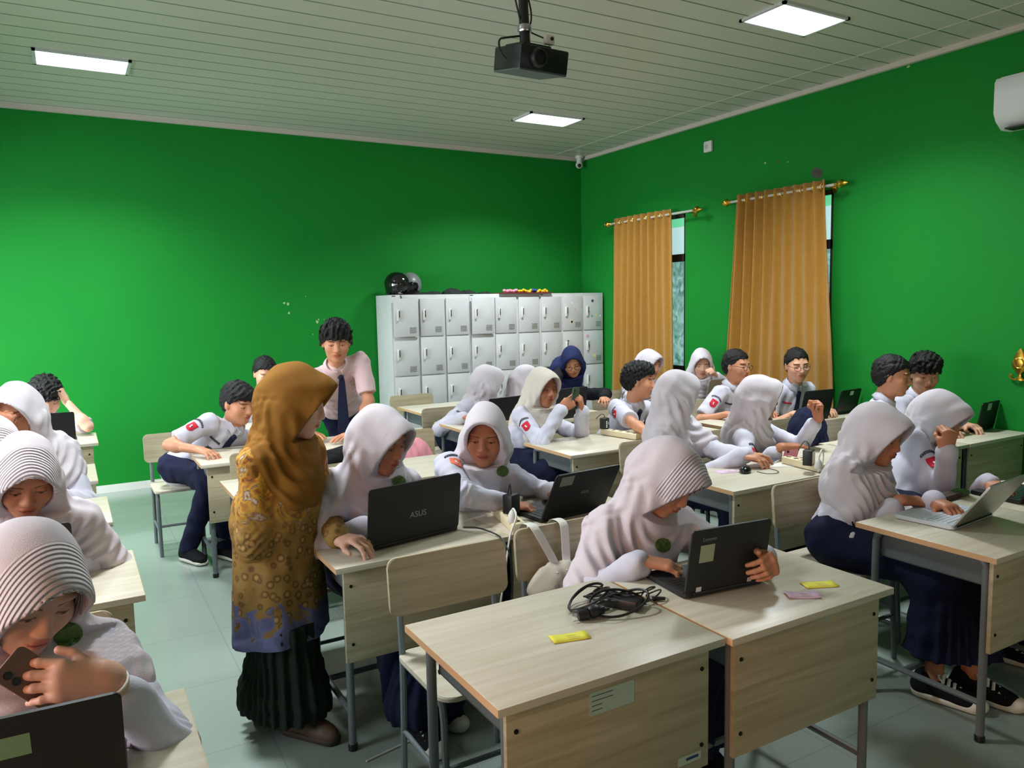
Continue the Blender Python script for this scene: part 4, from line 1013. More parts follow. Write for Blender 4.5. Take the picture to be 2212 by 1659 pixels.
def make_chair():
    """faces -y, the seat in front of the backrest"""
    t = empty('school_chair', (0, 0, 0))
    mb = MB(); mb.prism(rrect(.42, .40, .05), .445, .462, None, .003); mb.build('seat', M_TOP, t)
    mb = MB(); mb.prism(rrect(.47, .205, .032), 0, .016, None, .003)
    for v in mb.bm.verts: v.co.z += 1.1*v.co.x**2*.35
    bmesh.ops.transform(mb.bm, matrix=Matrix.Translation((0, .205, .705)) @ Matrix.Rotation(PI/2-.09, 4, 'X'), verts=mb.bm.verts)
    bk = mb.build('backrest', M_PANEL, t)
    for sx in (-1, 1):
        for z in (.655, .75):
            mb = MB(); mb.lathe([(.008, 0), (.007, .003), (.002, .004)], 8, Matrix.Translation((sx*.195, .1765+(z-.705)*.09, z)) @ Matrix.Rotation(PI/2-.09, 4, 'X')); mb.build('bolt', M_BOLT, bk)
    for sx in (-1, 1):
        mb = MB(); mb.tube([(sx*.19, .2, .004), (sx*.19, .185, .25), (sx*.19, .178, .44), (sx*.19, .19, .6), (sx*.19, .204, .78)], .0125, 8, smooth=2); mb.build('rear_leg', M_STEEL, t)
        mb = MB(); mb.tube([(sx*.19, -.18, .004), (sx*.19, -.165, .25), (sx*.19, -.16, .41), (sx*.19, -.13, .436), (sx*.19, .16, .436)], .0125, 8, smooth=1); mb.build('front_leg', M_STEEL, t)
        mb = MB(); mb.tube([(sx*.19, -.17, .17), (sx*.19, .187, .17)], .009, 8); mb.build('stretcher', M_STEEL, t)
    mb = MB(); mb.tube([(-.19, -.168, .21), (.19, -.168, .21)], .009, 8); mb.build('crossbar', M_STEEL, t)
    return t
DESK0 = make_desk(); CHAIR0 = make_chair(); USED = {}
def place(src, x, y, rz, label, cat, group):
    o = src if src.name not in USED else copy_tree(src); USED[src.name] = 1
    o.location = (x, y, 0); o.rotation_euler = (0, 0, rz); return tag(o, label, cat, group)
def desk(x0, yf, label, rz=0): return place(DESK0, x0+DW/2, yf+DD/2, rz, label, 'desk', 'single wooden school desks')
def chair(x, y, label, rz=0): return place(CHAIR0, x, y, rz, label, 'chair', 'wooden school chairs')
DESKS = {k: desk(x, y, l) for k, x, y, l in (
    ('M1L', .815, 1.505, 'foremost wooden desk holding tangled black charger and yellow slip'),
    ('M1R', 1.556, 1.487, 'foremost wooden desk under the black laptop and the pink slip'),
    ('M2L', .79, 2.675, 'wooden desk the teacher leans on, under the large black laptop'),
    ('M2R', 1.522, 2.69, 'wooden desk with the cream power strip and black charger brick'),
    ('M3L', .685, 3.9, 'wooden desk behind the teacher, second from the teacher in the middle block'),
    ('M3R', 1.417, 3.9, 'empty wooden desk between the two girls sharing a desk pair'),
    ('M4L', .665, 5.0, 'wooden desk with a mouse under the hand of the boy in a tie'),
    ('M4R', 1.40, 5.0, 'wooden desk the standing boy leans his hands on'),
    ('M5L', .95, 6.12, 'wooden desk of the boy half hidden behind the brown hijab'),
    ('R1L', 2.845, 1.46, 'wooden desk at the right edge under the silver laptop'),
    ('R1R', 3.58, 1.46, 'wooden desk at the far right beside the silver laptop'),
    ('R2L', 2.82, 2.7, 'wooden desk with a black mouse and a white phone'),
    ('R2R', 3.556, 2.7, 'wooden desk of the girl who raises her hand, right of the white phone'),
    ('R3L', 2.685, 3.93, 'wooden desk below the girl holding a green phone'),
    ('R3R', 3.42, 3.93, 'wooden desk of the boy with the curly hair'),
    ('R4L', 2.575, 5.19, 'wooden desk under the small laptop left of the girl with the green phone'),
    ('R4R', 3.31, 5.19, 'wooden desk under the laptop of the woman in navy'),
    ('R5L', 2.70, 6.32, 'empty wooden desk in front of the lockers'),
    ('Q2L', 4.245, 2.75, 'wooden desk half hidden behind the girl with her face on her hand'),
    ('Q2R', 4.985, 2.75, 'wooden desk against the right wall under the rightmost laptop'),
    ('Q3L', 4.262, 3.95, 'wooden desk of the boy with round glasses'),
    ('Q3R', 4.997, 3.95, 'wooden desk below the wide mustard curtain'),
    ('Q4R', 4.86, 5.1, 'wooden desk under the silver laptop before the green wall'),
    ('L1R', -.535, 1.45, 'wooden desk in the lower left corner with a pink slip'),
    ('L2R', -.56, 2.785, 'wooden desk in the left block behind the phone-holding girl'),
    ('L3R', -.605, 3.87, 'wooden desk in the left block behind the second girl from the front'),
    ('L4R', -.63, 4.9, 'wooden desk in the left block, second from the back wall'),
    ('L5R', -.58, 6.36, 'rearmost wooden desk of the left block, near the green wall'))}
for k in ('L1R', 'L2R', 'L3R', 'L4R', 'L5R'):
    d = DESKS[k]; n = {'L1R': 'first', 'L2R': 'second', 'L3R': 'third', 'L4R': 'fourth', 'L5R': 'fifth'}[k]
    desk(d.location.x-DW/2-DW-.005, d.location.y-DD/2, '%s wooden desk from the front against the left aisle, outer of its pair' % n)
# labels and tape stuck on desk fronts are parts of their desks
yf = -DD/2+.028
MB().box(-.085, .06, yf-.0012, yf+.001, .628, .69).build('inventory_label', mat('pale_label_paper', lin(176, 196, 182), .6), DESKS['M1L'], smooth=False)
lab = DESKS['M1L'].children[-1] if False else [c for c in DESKS['M1L'].children if c.name.startswith('inventory')][0]
mb = MB(); rl = random.Random(2)
for i in range(4): mb.box(-.078, -.078+rl.uniform(.03, .07), yf-.002, yf-.001, .679-.013*i, .6805-.013*i)
mb.build('print', M_DGREY, lab, smooth=False)
MB().box(.215, .3, yf-.0012, yf+.001, .39, .415).build('maker_label', mat('pale_label_paper', lin(176, 196, 182)), DESKS['M1L'], smooth=False)
mb = MB(); mb.box(.245, .29, yf-.002, yf-.001, .4, .408); mb.build('print', mat('blue_print', lin(30, 60, 110)), [c for c in DESKS['M1L'].children if c.name.startswith('maker')][0], smooth=False)
MB().box(.055, .078, yf-.0012, yf+.001, .685, .716).build('tape', mat('clear_tape', lin(170, 180, 160), .3), DESKS['M1R'], smooth=False)
# ---------------------------------------------------------------- people
def seatof(k, label, dy=.02, rz=0):
    P = PEOPLE[k]['P']; return chair(P[0], P[1]+dy, label, rz)
# front row ------------------------------------------------------
person('P10', 'girl bent over the foremost laptop in white hijab with ribbed brim, typing', at(1440, 1032, 2.1), yaw=0.28, pitch=.62, roll=-.05, ty=-.12, pel=(1.83, 2.38), hijab=H_WHITER, rib=True, det=2, skin=1,
       R=dict(p=onz(1388, 1212, .80), fx=.92, f=(.8, -.6, -.15), n=(.1, -.1, 1), pose='type', e=(-.5, -.1, -.5)),
       L=dict(p=onz(1648, 1236, .80)+np.array([.062, .06, .02]), f=(-.35, -.75, .1), n=(.75, -.4, .35), pose='grip', e=(.6, .2, -.5)), cape=.31, capearm=.75, emblem=at(1432, 1178, 2.08), badge=None, seed=3, brim=1.25)
person('P11', 'girl at the silver laptop in white hijab and long navy skirt, near the right', at(1895, 938, 2.2), yaw=0.12, pitch=.3, roll=.05, ty=.25, pel=(3.07, 2.27), hijab=H_WHITE, det=2, skin=2,
       R=dict(p=onz(1950, 1080, .79), fx=.78, f=(.9, -.3, -.12), n=(0, -.2, 1), pose='type', e=(-.4, .1, -.8)), L=dict(p=(3.27, 1.95, .79), f=(-.3, -1, -.1), pose='type'),
       cape=.26, capearm=.6, badge=None, seed=5, shoes=SH_CONV, feet=[(3.2, 1.72), (3.06, 1.80)], skirtlen=.2, brim=1.1)
person('P12', 'girl resting her face on her hand in white hijab, rightmost in the front rows', at(2028, 905, 2.33), capesh=.6, yaw=0.17, pitch=.4, ty=.25, pel=(3.62, 2.36), hijab=H_WHITE, det=2, skin=1, shirt=C_SHIRT,
       R=dict(p=at(2045, 975, 2.13), f=(.05, -.1, 1), n=(-.4, -.9, 0), pose='fist', e=(.1, -.35, -.9)), L=dict(p=(3.8, 2.0, .79), f=(-.5, -1, 0), pose='rest'), badge='red', cape=.2, capearm=0, seed=6, shoes=SH_CONV, feet=[(3.78, 1.83), (3.66, 1.86)], skirtlen=.2, tie=False)
person('P1', 'girl at the lower left reading a phone in white hijab with ribbed brim', at(60, 1272, 1.92), yaw=0.42, pitch=.5, roll=-.12, ty=.0, pel=(-.17, 2.3), hijab=H_WHITER, rib=True, det=2, skin=3,
       L=dict(p=at(236, 1470, 1.74), f=(-.95, -.1, .3), n=(.1, -.85, .45), pose='rest', e=(.3, .75, -.75)), R=dict(p=(-.42, 1.8, .79), f=(.6, -.7, 0), pose='rest'), cape=.24, capearm=.3, emblem=at(148, 1372, 1.95), badge=None, seed=7, rolled=True, brim=1.5)
# second row -----------------------------------------------------
person('P8', 'girl behind the large black laptop in white hijab, turned aside', at(822, 952, 3.02), yaw=0.5, pitch=.3, roll=.02, ty=.05, pel=(1.03, 3.42), hijab=H_WHITE, det=2, skin=2,
       R=dict(p=(.99, 2.93, .8), f=(.8, -.6, -.05), n=(0, 0, 1), pose='rest', e=(-.7, .1, -.4)), L=dict(p=(1.24, 3.02, .8), f=(-.5, -.5, 0), pose='rest'), cape=.31, capearm=.55, emblem=at(862, 1040, 2.98), badge=None, seed=8, brim=1.3, shoes=SH_CONV, feet=[(1.09, 2.68), (1.24, 2.80)])
person('P9', 'girl with the orange sleeve badge typing in white hijab beside the power strip', at(1048, 940, 3.1), capesh=.55, yaw=-0.6, pitch=.22, roll=-.05, ty=-.2, pel=(1.6, 3.4), hijab=H_WHITE, det=2, skin=2, shirt=C_SHIRT,
       R=dict(p=onz(1095, 1088, .79), f=(.85, -.5, -.15), n=(0, 0, 1), pose='type', e=(-.35, -.9, -.15)), L=dict(p=onz(1195, 1062, .80), f=(-.1, -1, -.1), n=(0, 0, 1), pose='type', e=(.8, 0, -.4)), cape=.24, capearm=0, emblem=at(1086, 1018, 3.06), badge='orange', badgef=.3, badgedir=(.25, -.4, .9), neckdrop=.135, seed=9, brim=.45, rolled=False)
person('P18', 'girl seen from behind her shoulder in white hijab, reaching for a white phone', at(1462, 852, 3.5), yaw=1.45, pitch=.05, ty=.55, pel=(3.2, 3.6), hijab=H_WHITE, det=1, skin=1,
       R=dict(p=(3.28, 3.1, .80), f=(.6, -.8, 0), pose='rest'), L=dict(p=onz(1612, 985, .80), f=(1, -.12, -.05), n=(0, 0, 1), pose='mouse', e=(.2, .3, -.6)), cape=.3, capearm=.75, badge='red', seed=10)
person('P21', 'girl looking away to the right in white hijab, one hand raised', at(1640, 860, 3.45), capesh=.75, yaw=0.95, pitch=.05, ty=.5, pel=(3.78, 3.6), hijab=H_WHITE, det=1, skin=2, shirt=C_SHIRT,
       R=dict(p=onz(1690, 965, .82), f=(1, -.3, 0), n=(0, 0, 1), pose='flat', e=(-.5, .1, -.7)), L=dict(p=at(1768, 900, 3.2), f=(-.25, -.2, 1), n=(.8, -.3, .5), pose='fist', e=(.4, -.2, -.8)), cape=.25, capearm=0, badge='red', seed=11, rolled=True, brim=1.3)
person('P2', 'second girl from the front in the left block in white hijab, face bowed', at(54, 1030, 3.05), yaw=0.12, pitch=.5, roll=-.05, ty=.0, pel=(-.18, 3.6), hijab=H_WHITER, rib=True, det=2, skin=2, cape=.32, capearm=.8, badge=None, seed=12, brim=1.35,
       L=dict(p=(-.06, 3.12, .80), f=(-.6, -.6, 0), pose='rest', e=(.2, .2, -1)), R=dict(p=(-.42, 3.12, .80), f=(.6, -.6, 0), pose='rest'))
person('P23', 'boy with thick black hair looking right, before the right green wall', at(1930, 812, 3.22), yaw=0.4, pitch=.15, ty=.5, girl=False, hair=('short', 23), det=1, skin=1, badge=None, L=dict(p=(5.03, 3.05, .79), f=(.2, -1, 0)), R=dict(p=(4.65, 3.05, .79), f=(.4, -1, 0)))
person('P24', 'boy with black hair lowered beside the first boy near the right wall', at(1998, 806, 3.26), yaw=-0.7, pitch=.3, ty=0, girl=False, hair=('mop', 24), det=1, skin=0, badge=None, L=dict(p=(5.42, 3.05, .79), f=(-.2, -1, 0)), R=dict(p=(5.12, 3.05, .79), f=(.1, -1, 0)))
# third row ------------------------------------------------------
person('P15', 'girl holding up a green phone in cream hijab and silver watch', at(1172, 838, 4.65), capesh=.75, yaw=0.1, pitch=.12, ty=.35, pel=(2.78, 4.85), hijab=H_CREAM, det=1, skin=2, cape=.2, capearm=0, badge='red', seed=15,
       R=dict(p=at(1212, 885, 4.38), f=(.55, -.25, .45), n=(-.5, -.8, .3), pose='hold', e=(-.5, 0, -.8)), L=dict(p=at(1258, 888, 4.36), f=(-.25, -.1, 1), n=(.7, -.6, 0), pose='hold', e=(.5, -.1, -.8)))
person('P16', 'boy with curly faded hair and navy tie, arm along the desk', at(1382, 822, 4.62), yaw=0.75, pitch=.12, ty=.15, pel=(3.72, 4.85), girl=False, hair=('curly', 16), det=1, skin=1, badge='red', seed=16,
       R=dict(p=onz(1415, 945, .79), f=(1, -.3, -.05), n=(0, 0, 1), pose='rest', e=(-.8, 0, -.4)), L=dict(p=(4.0, 4.42, .79), f=(-.3, -1, 0), pose='rest'))
person('P20', 'boy wearing round glasses, white shirt with red badge', at(1592, 790, 4.62), yaw=0.15, pitch=.1, ty=.3, girl=False, hair=('crop', 20), det=1, skin=1, badge='red', glasses=True, tie=True, R=dict(p=(4.52, 4.4, .79), f=(.6, -.8, 0), e=(-.7, 0, -.7)), L=dict(p=(4.95, 4.4, .79), f=(-.3, -1, 0)), seed=20)
person('P22', 'boy with loose navy tie and thin glasses before the wide mustard curtain', at(1722, 788, 4.28), yaw=-0.5, pitch=.18, roll=.06, ty=-.1, girl=False, hair=('crop', 22), det=1, skin=0, badge=None, glasses=True, L=dict(p=(5.35, 4.12, .79), f=(-.5, -.8, 0), e=(.35, 0, -.8)), R=dict(p=(4.95, 4.1, .79), f=(.2, -1, 0)), seed=22)
person('P3', 'girl resting her chin on her hand in white hijab, third in the left block', at(38, 890, 4.5), yaw=-0.4, pitch=.25, roll=.1, ty=.0, pel=(-.2, 4.7), hijab=H_WHITE, det=1, skin=2, cape=.25, capearm=.4, badge=None, seed=17, R=dict(p=at(8, 942, 4.3), f=(.1, .1, 1), n=(-.3, -.9, 0), pose='fist', e=(-.4, -.3, -.9)), L=dict(p=(-.1, 4.3, .8), f=(-.6, -.7, 0)))
person('P3b', 'girl at the left picture edge in white hijab with ribbed brim', at(-22, 985, 3.3), yaw=.3, pitch=.5, ty=0, pel=(-.62, 3.65), hijab=H_WHITER, rib=True, det=1, skin=1, cape=.28, capearm=.5, badge=None, seed=18, L=dict(p=(-.48, 3.25, .8), f=(-.2, -.8, 0)), R=dict(p=(-.85, 3.2, .8), f=(.2, -.8, 0)))
# fourth and fifth rows --------------------------------------------
person('P5', 'boy in navy tie with bowl-cut hair using a mouse at the left aisle', at(516, 870, 5.55), yaw=0.52, pitch=.3, ty=.45, pel=(.66, 5.86), girl=False, hair=('bowl', 5), det=1, skin=1, badge='red', seed=25,
       R=dict(p=onz(430, 972, .79), f=(.5, -.8, -.1), n=(0, 0, 1), pose='mouse', e=(-.9, .1, -.3)), L=dict(p=(1.2, 5.5, .79), f=(-.2, -1, 0)), feet=[(.62, 5.5), (.85, 5.42)], headk=1.14)
person('P7', 'standing boy with thick black hair leaning over a desk in cream shirt and navy tie', at(726, 738, 5.42), yaw=-.25, pitch=.25, ty=-.15, pel=(1.88, 6.0), stand=.92, feet=[(1.85, 5.98), (2.06, 6.0)], girl=False, hair=('mop', 7), tiehang=True, det=1, skin=1, shirt=C_PINKISH, badge=None, seed=26, S=1.1, headk=1.1,
       L=dict(p=onz(758, 938, .80)+np.array([.05, .03, 0]), f=(-.95, -.25, -.05), n=(-.1, 0, 1), pose='flat', e=(.9, .2, -.2)), R=dict(p=(1.45, 5.5, .8), f=(.3, -1, 0), n=(0, 0, 1), pose='flat', e=(-.9, .1, -.2)))
person('P13', 'girl with the back of her white hijab to the camera, beside the lockers', at(1052, 826, 5.65), capesh=.7, yaw=1.55, pitch=.12, ty=.35, pel=(2.85, 5.9), hijab=H_WHITE, det=1, skin=2, cape=.22, capearm=0, badge='both', seed=27, R=dict(p=(2.72, 5.5, .8), f=(.3, -1, 0), e=(-.8, .1, -.6)), L=dict(p=(3.1, 5.5, .8), f=(0, -1, 0)), brim=1.4)
person('P14', 'girl in white hijab mostly hidden behind the girl with the green phone', at(1137, 826, 5.62), yaw=1.2, pitch=.3, ty=.4, pel=(3.3, 5.85), hijab=H_WHITE, det=0, skin=1, cape=.22, capearm=.25, badge='red', seed=28, R=dict(p=(3.2, 5.45, .8), f=(.3, -1, 0)), L=dict(p=(3.5, 5.45, .8), f=(0, -1, 0)))
person('W', 'woman in navy hijab and glasses bending over a laptop', at(1236, 782, 5.95), yaw=-0.5, pitch=.45, roll=.12, ty=-.2, pel=(4.0, 6.45), stand=.88, feet=[(3.9, 6.45), (4.1, 6.45)], hijab=H_NAVY, shirt=cloth('black_tunic', (20, 20, 28)), lower=cloth('black_skirt_cloth', (18, 18, 24)), clothes='tunic', det=1, skin=1, glasses=True, badge=None, cape=.24, capearm=.25, seed=29, brim=.5,
       L=dict(p=(4.25, 5.68, .82), f=(-.5, -1, 0), e=(.9, .2, 0)), R=dict(p=(3.7, 5.7, .82), f=(.3, -1, 0), e=(-.9, .2, .2)))
person('P17', 'girl in white hijab before the narrow mustard curtain', at(1402, 788, 5.75), yaw=0.2, pitch=.2, ty=.5, hijab=H_WHITE, det=0, skin=1, badge=None, seed=30, cape=.22, capearm=.3)
person('P19', 'girl in white hijab before the green wall between the curtains', at(1515, 786, 5.5), yaw=-0.6, pitch=.25, ty=0, hijab=H_WHITE, det=0, skin=3, badge=None, seed=31, cape=.22, capearm=.3, L=dict(p=at(1548, 812, 5.3), f=(-.7, -.1, .6), n=(.3, -.5, .8), pose='fist', e=(.7, 0, -.5)))
person('P4', 'boy scratching his tousled black hair behind a laptop at the far left', at(99, 858, 6.95), yaw=0.17, pitch=.55, ty=0, girl=False, hair=('mop', 4), det=0, skin=3, badge=None, tie=False, seed=32, headk=1.2, L=dict(p=at(141, 864, 6.86), f=(-.35, -.1, .95), n=(.8, -.5, .2), pose='hold', e=(.5, -.2, -.8)), R=dict(p=(-.4, 6.6, .8), f=(.4, -1, 0)))
person('P6', 'boy with short black hair half hidden behind the brown hijab', at(573, 806, 6.72), yaw=0.05, pitch=.35, ty=0, girl=False, hair=('short', 6), det=0, skin=0, badge=None, tie=False, seed=33)
# teacher ---------------------------------------------------------
def batik(name):
    m = mat(name, lin(150, 110, 40), .8, bump=(300, .2)); N, L, b = nodes(m)
    tc = N.new('ShaderNodeTexCoord'); sp = N.new('ShaderNodeSeparateXYZ'); L.new(tc.outputs['Object'], sp.inputs[0])
    vo = N.new('ShaderNodeTexVoronoi'); vo.inputs['Scale'].default_value = 27; L.new(tc.outputs['Object'], vo.inputs['Vector'])
    n1 = N.new('ShaderNodeTexNoise'); n1.inputs['Scale'].default_value = 9; n1.inputs['Detail'].default_value = 6; n1.inputs['Distortion'].default_value = 2.2; L.new(tc.outputs['Object'], n1.inputs['Vector'])
    def ramp(src, st):
        r = N.new('ShaderNodeValToRGB'); e = r.color_ramp.elements
        for i, (p, c) in enumerate(st):
            q = e[i] if i < 2 else e.new(p); q.position = p; q.color = c
        L.new(src, r.inputs[0]); return r.outputs[0]
    upper = ramp(n1.outputs['Fac'], [(.34, lin(96, 60, 24)), (.44, lin(176, 112, 36)), (.52, lin(214, 164, 48)), (.6, lin(126, 96, 74)), (.66, lin(206, 186, 164)), (.72, lin(140, 92, 40))])
    low = ramp(vo.outputs['Distance'], [(.1, lin(176, 142, 82)), (.28, lin(132, 98, 40)), (.36, lin(92, 66, 30)), (.5, lin(140, 108, 50))])
    blue = ramp(n1.outputs['Fac'], [(.42, lin(92, 94, 136)), (.62, lin(116, 116, 160))])
    def mixz(a, c, z0, z1, wob):
        ad = N.new('ShaderNodeMath'); ad.operation = 'MULTIPLY_ADD'; ad.inputs[1].default_value = wob; L.new(n1.outputs['Fac'], ad.inputs[0]); L.new(sp.outputs['Z'], ad.inputs[2])
        mr = N.new('ShaderNodeMapRange'); mr.inputs[1].default_value = z0; mr.inputs[2].default_value = z1; L.new(ad.outputs[0], mr.inputs[0])
        mx = N.new('ShaderNodeMix'); mx.data_type = 'RGBA'; L.new(mr.outputs[0], mx.inputs[0]); L.new(a, mx.inputs[6]); L.new(c, mx.inputs[7]); return mx.outputs[2]
    L.new(mixz(mixz(blue, low, .76, .79, .5), upper, .98, 1.16, .3), b.inputs['Base Color'])
    return m
person('T', 'person in brown hijab and batik tunic standing at a desk, pointing at a laptop', at(640, 868, 2.98), yaw=1.05, pitch=.28, roll=.05, ty=.62, pel=(.67, 3.06), stand=.86, feet=[(.62, 3.1), (.70, 2.95)], hijab=H_BROWN, shirt=batik('batik_print'), clothes='tunic', lower=cloth('dark_green_pleated_skirt', (32, 40, 32)), det=2, skin=3, badge=None, cape=.2, capearm=.0, hemtilt=(-.35, 1.0, 1.0), tunic=.40, seed=41, brim=1.0, S=1.04, headk=1.1,
       R=dict(p=onz(655, 1148, .79), f=(.9, -.35, -.1), n=(.1, .0, 1), pose='point', e=(-.5, -.3, -.6)), L=dict(p=(.86, 2.86, .8), f=(.5, -.7, 0), pose='rest', e=(.2, .4, -.6)), shoes=(mat('brown_shoe', lin(92, 70, 52), .6), mat('brown_sole', lin(70, 54, 42), .7)))
# chairs ------------------------------------------------------------
chair(1.145, 2.29, 'empty wooden chair drawn up to the foremost desk with the charger')
chair(1.69, 2.345, 'wooden chair of the girl at the foremost laptop, tote bag on its back')
for k, l in (('P11', 'wooden chair behind the girl at the silver laptop'), ('P12', 'wooden chair under the girl resting her face on her hand'),
             ('P1', 'wooden chair under the girl reading a phone at the lower left'), ('P8', 'wooden chair under the girl behind the large black laptop'), ('P9', 'wooden chair under the girl with the orange sleeve badge'),
             ('P18', 'wooden chair under the girl reaching for a white phone'), ('P21', 'wooden chair under the girl with one hand raised'), ('P2', 'wooden chair under the second girl in the left block'), ('P23', 'wooden chair under the boy looking right by the green wall'),
             ('P24', 'wooden chair under the boy with lowered head by the right wall'), ('P15', 'wooden chair under the girl with the green phone'), ('P16', 'wooden chair under the boy with curly hair'), ('P20', 'wooden chair under the boy with round glasses'),
             ('P22', 'wooden chair under the boy with the loose tie'), ('P3', 'wooden chair under the girl with chin on hand'), ('P3b', 'wooden chair under the girl at the left picture edge'), ('P5', 'wooden chair under the boy at the left aisle'),
             ('P13', 'wooden chair under the girl beside the lockers'), ('P14', 'wooden chair under the girl hidden by the green phone'), ('P17', 'wooden chair under the girl by the narrow curtain'), ('P19', 'wooden chair under the girl before the green wall'),
             ('P4', 'wooden chair under the boy scratching his hair'), ('P6', 'wooden chair under the boy half hidden by the brown hijab')): seatof(k, l)
chair(1.8, 4.72, 'empty wooden chair behind the empty middle desk'); chair(1.05, 4.72, 'empty wooden chair behind the desk in back of the teacher')
chair(2.98, 7.02, 'empty wooden chair facing the desk before the lockers'); chair(2.95, 6.1-.02, 'empty wooden chair in front of the lockers, its back to the desk') if False else None
# ---------------------------------------------------------------- laptops
M_KEY = mat('black_keys', lin(24, 24, 27), .5); M_LID = mat('black_laptop_shell', lin(20, 20, 22), .5, bump=(700, .08)); M_LIDB = mat('dark_grey_laptop_shell', lin(34, 36, 38), .55)
M_LIDS = mat('silver_laptop_shell', lin(168, 166, 160), .35, .6); M_KEYS = mat('pale_keys', lin(200, 206, 216), .5); M_SCREEN = mat('laptop_display', lin(30, 34, 40), .2, emit=(lin(120, 140, 160), .35))
M_STICK = mat('pale_sticker', lin(168, 180, 152), .6); M_LOGO = mat('grey_logo', lin(150, 150, 150), .4, .5)
def laptop(hx0, hy0, hx1, hy1, label, d=.245, op=105, lid=M_LID, keys=M_KEY, deck=None, w=None, z=DZ, logo=None, stickers=(), hp=None):
    """hinge line from (hx0, hy0) to (hx1, hy1) as seen from the class front, left to right"""
    a = np.array([hx0, hy0]); b = np.array([hx1, hy1]); rz = math.atan2(b[1]-a[1], b[0]-a[0])
    w = w or np.linalg.norm(b-a); c = a+(b-a)/np.linalg.norm(b-a)*w/2
    t = empty('laptop', (c[0], c[1], z), rz, label, 'laptop', 'laptops on the desks')
    deck = deck or lid
    MB().prism(rrect(w, d, .012, cy=d/2), .003, .02, None, .003).build('base', deck, t)
    mk = MB()
    for r in range(5):
        n = 14
        for i in range(n):
            x0 = -w*.44+i*w*.88/n; y0 = .035+r*.0195
            if r == 4 and 3 < i < 9:
                if i == 4: mk.box(x0, x0+w*.88/n*5-.002, y0, y0+.0165, .0195, .0218)
                continue
            mk.box(x0, x0+w*.88/n-.0025, y0, y0+.0165, .0195, .0218)
    mk.build('keyboard', keys, t, smooth=False)
    MB().box(-.05, .05, d*.64, d*.93, .0197, .0204).build('touchpad', deck, t, smooth=False)
    T = Matrix.Translation((0, .004, .014)) @ Matrix.Rotation(math.radians(op-90), 4, 'X')
    h = d*.98
    L = MB().prism([(x, y+h/2) for x, y in rrect(w, h, .014)], -.0035, .0035, T @ Matrix.Rotation(PI/2, 4, 'X'), .0015).build('lid', lid, t)
    MB().box(-w/2+.012, w/2-.012, .0034, .0042, .018, h-.012, 0, T).build('display', M_SCREEN, L, smooth=False)
    MB().tube([(-w*.42, .002, .014), (w*.42, .002, .014)], .007, 8).build('hinge', M_BLACKP, t)
    MB().box(-w*.45, -w*.4, .03, .05, 0, .004).box(w*.4, w*.45, .03, .05, 0, .004).box(-w*.45, -w*.4, d-.04, d-.02, 0, .004).box(w*.4, w*.45, d-.04, d-.02, 0, .004).build('rubber_feet', M_BLACKP, t, smooth=False)
    TB = T @ Matrix.Translation((0, -.0037, 0)) @ Matrix.Rotation(PI/2, 4, 'X')
    if logo:
        me = text_mesh(logo[0], logo[3], .0003); me.transform(TB @ Matrix.Translation((logo[1]*w/2, h*logo[2], 0))); link('logo', me, M_LOGO, L)
    for (u, v, sw, sh, m) in stickers:
        q = MB(); q.box(u*w/2-sw/2, u*w/2+sw/2, h*v-sh/2, h*v+sh/2, -.0002, .0006, 0, TB); q.build('sticker', m, L, smooth=False)
    return t
LA = laptop(.952, 2.79, 1.382, 2.872, 'large black laptop the teacher points at, grey logo on its lid', d=.245, op=97, logo=('ASUS', .05, .42, .035))
LBt = laptop(1.643, 1.774, 1.958, 1.741, 'dark grey laptop on the foremost desk with pale sticker and small logo', d=.228, op=100, lid=M_LIDB, logo=('Lenovo', -.55, .84, .018), stickers=((-.58, .62, .055, .06, M_STICK), (-.68, .06, .02, .018, M_WHITE), (.62, .06, .018, .016, M_WHITE)))
MB().box(.118, .14, .2, .214, .0198, .0206).build('blue_sticker', mat('blue_label', lin(60, 110, 190)), LBt, smooth=False)
LCt = laptop(1.725, 2.757, 2.085, 2.79, 'black laptop with grey sticker beside the cream power strip', d=.25, op=118, stickers=((-.62, .84, .07, .05, mat('grey_green_sticker', lin(122, 130, 116))),), logo=('ASUS', .1, .5, .02))
LDt = laptop(3.05, 1.738, 3.41, 1.771, 'open silver laptop on the desk at the right edge', d=.245, op=125, lid=M_LIDS, keys=M_KEYS, deck=mat('pale_silver_deck', lin(196, 204, 214), .4, .3))
laptop(-.335, 1.60, .045, 1.585, 'black laptop in the lower left corner with a pale green label', d=.25, op=104, stickers=((.06, .74, .065, .045, mat('pale_green_label', lin(120, 158, 120))), ))
laptop(-.42, 2.95, -.028, 2.94, 'black laptop mostly hidden behind the phone-reading girl', d=.25, op=100)
laptop(-.31, 6.44, .012, 6.43, 'black laptop before the boy scratching his hair', d=.23, op=98)
laptop(-.38, 5.0, -.045, 4.99, 'dark laptop in the left block behind the second girl', d=.23, op=100)
laptop(2.78, 5.24, 3.1, 5.28, 'dark laptop before the girl with her back turned near the lockers', d=.23, op=105)
laptop(3.40, 5.24, 3.76, 5.28, 'dark laptop behind the raised green phone', d=.25, op=98)
laptop(5.02, 5.17, 5.335, 5.2, 'small silver laptop before the green wall between the curtains', d=.235, op=105, lid=M_LIDS)
laptop(4.90, 4.02, 5.165, 4.0, 'dark laptop of the boy with the loose tie', d=.24, op=104, w=.32)
laptop(5.40, 4.07, 5.70, 4.10, 'dark laptop with small white sticker below the wide curtain', d=.2, op=104, stickers=((.1, .84, .05, .035, M_WHITE),))
laptop(5.45, 2.97, 5.71, 3.0, 'rightmost dark laptop with white sticker at the picture edge', d=.2, op=100, w=.28, stickers=((-.1, .82, .06, .05, mat('white_grey_sticker', lin(180, 190, 176))),))
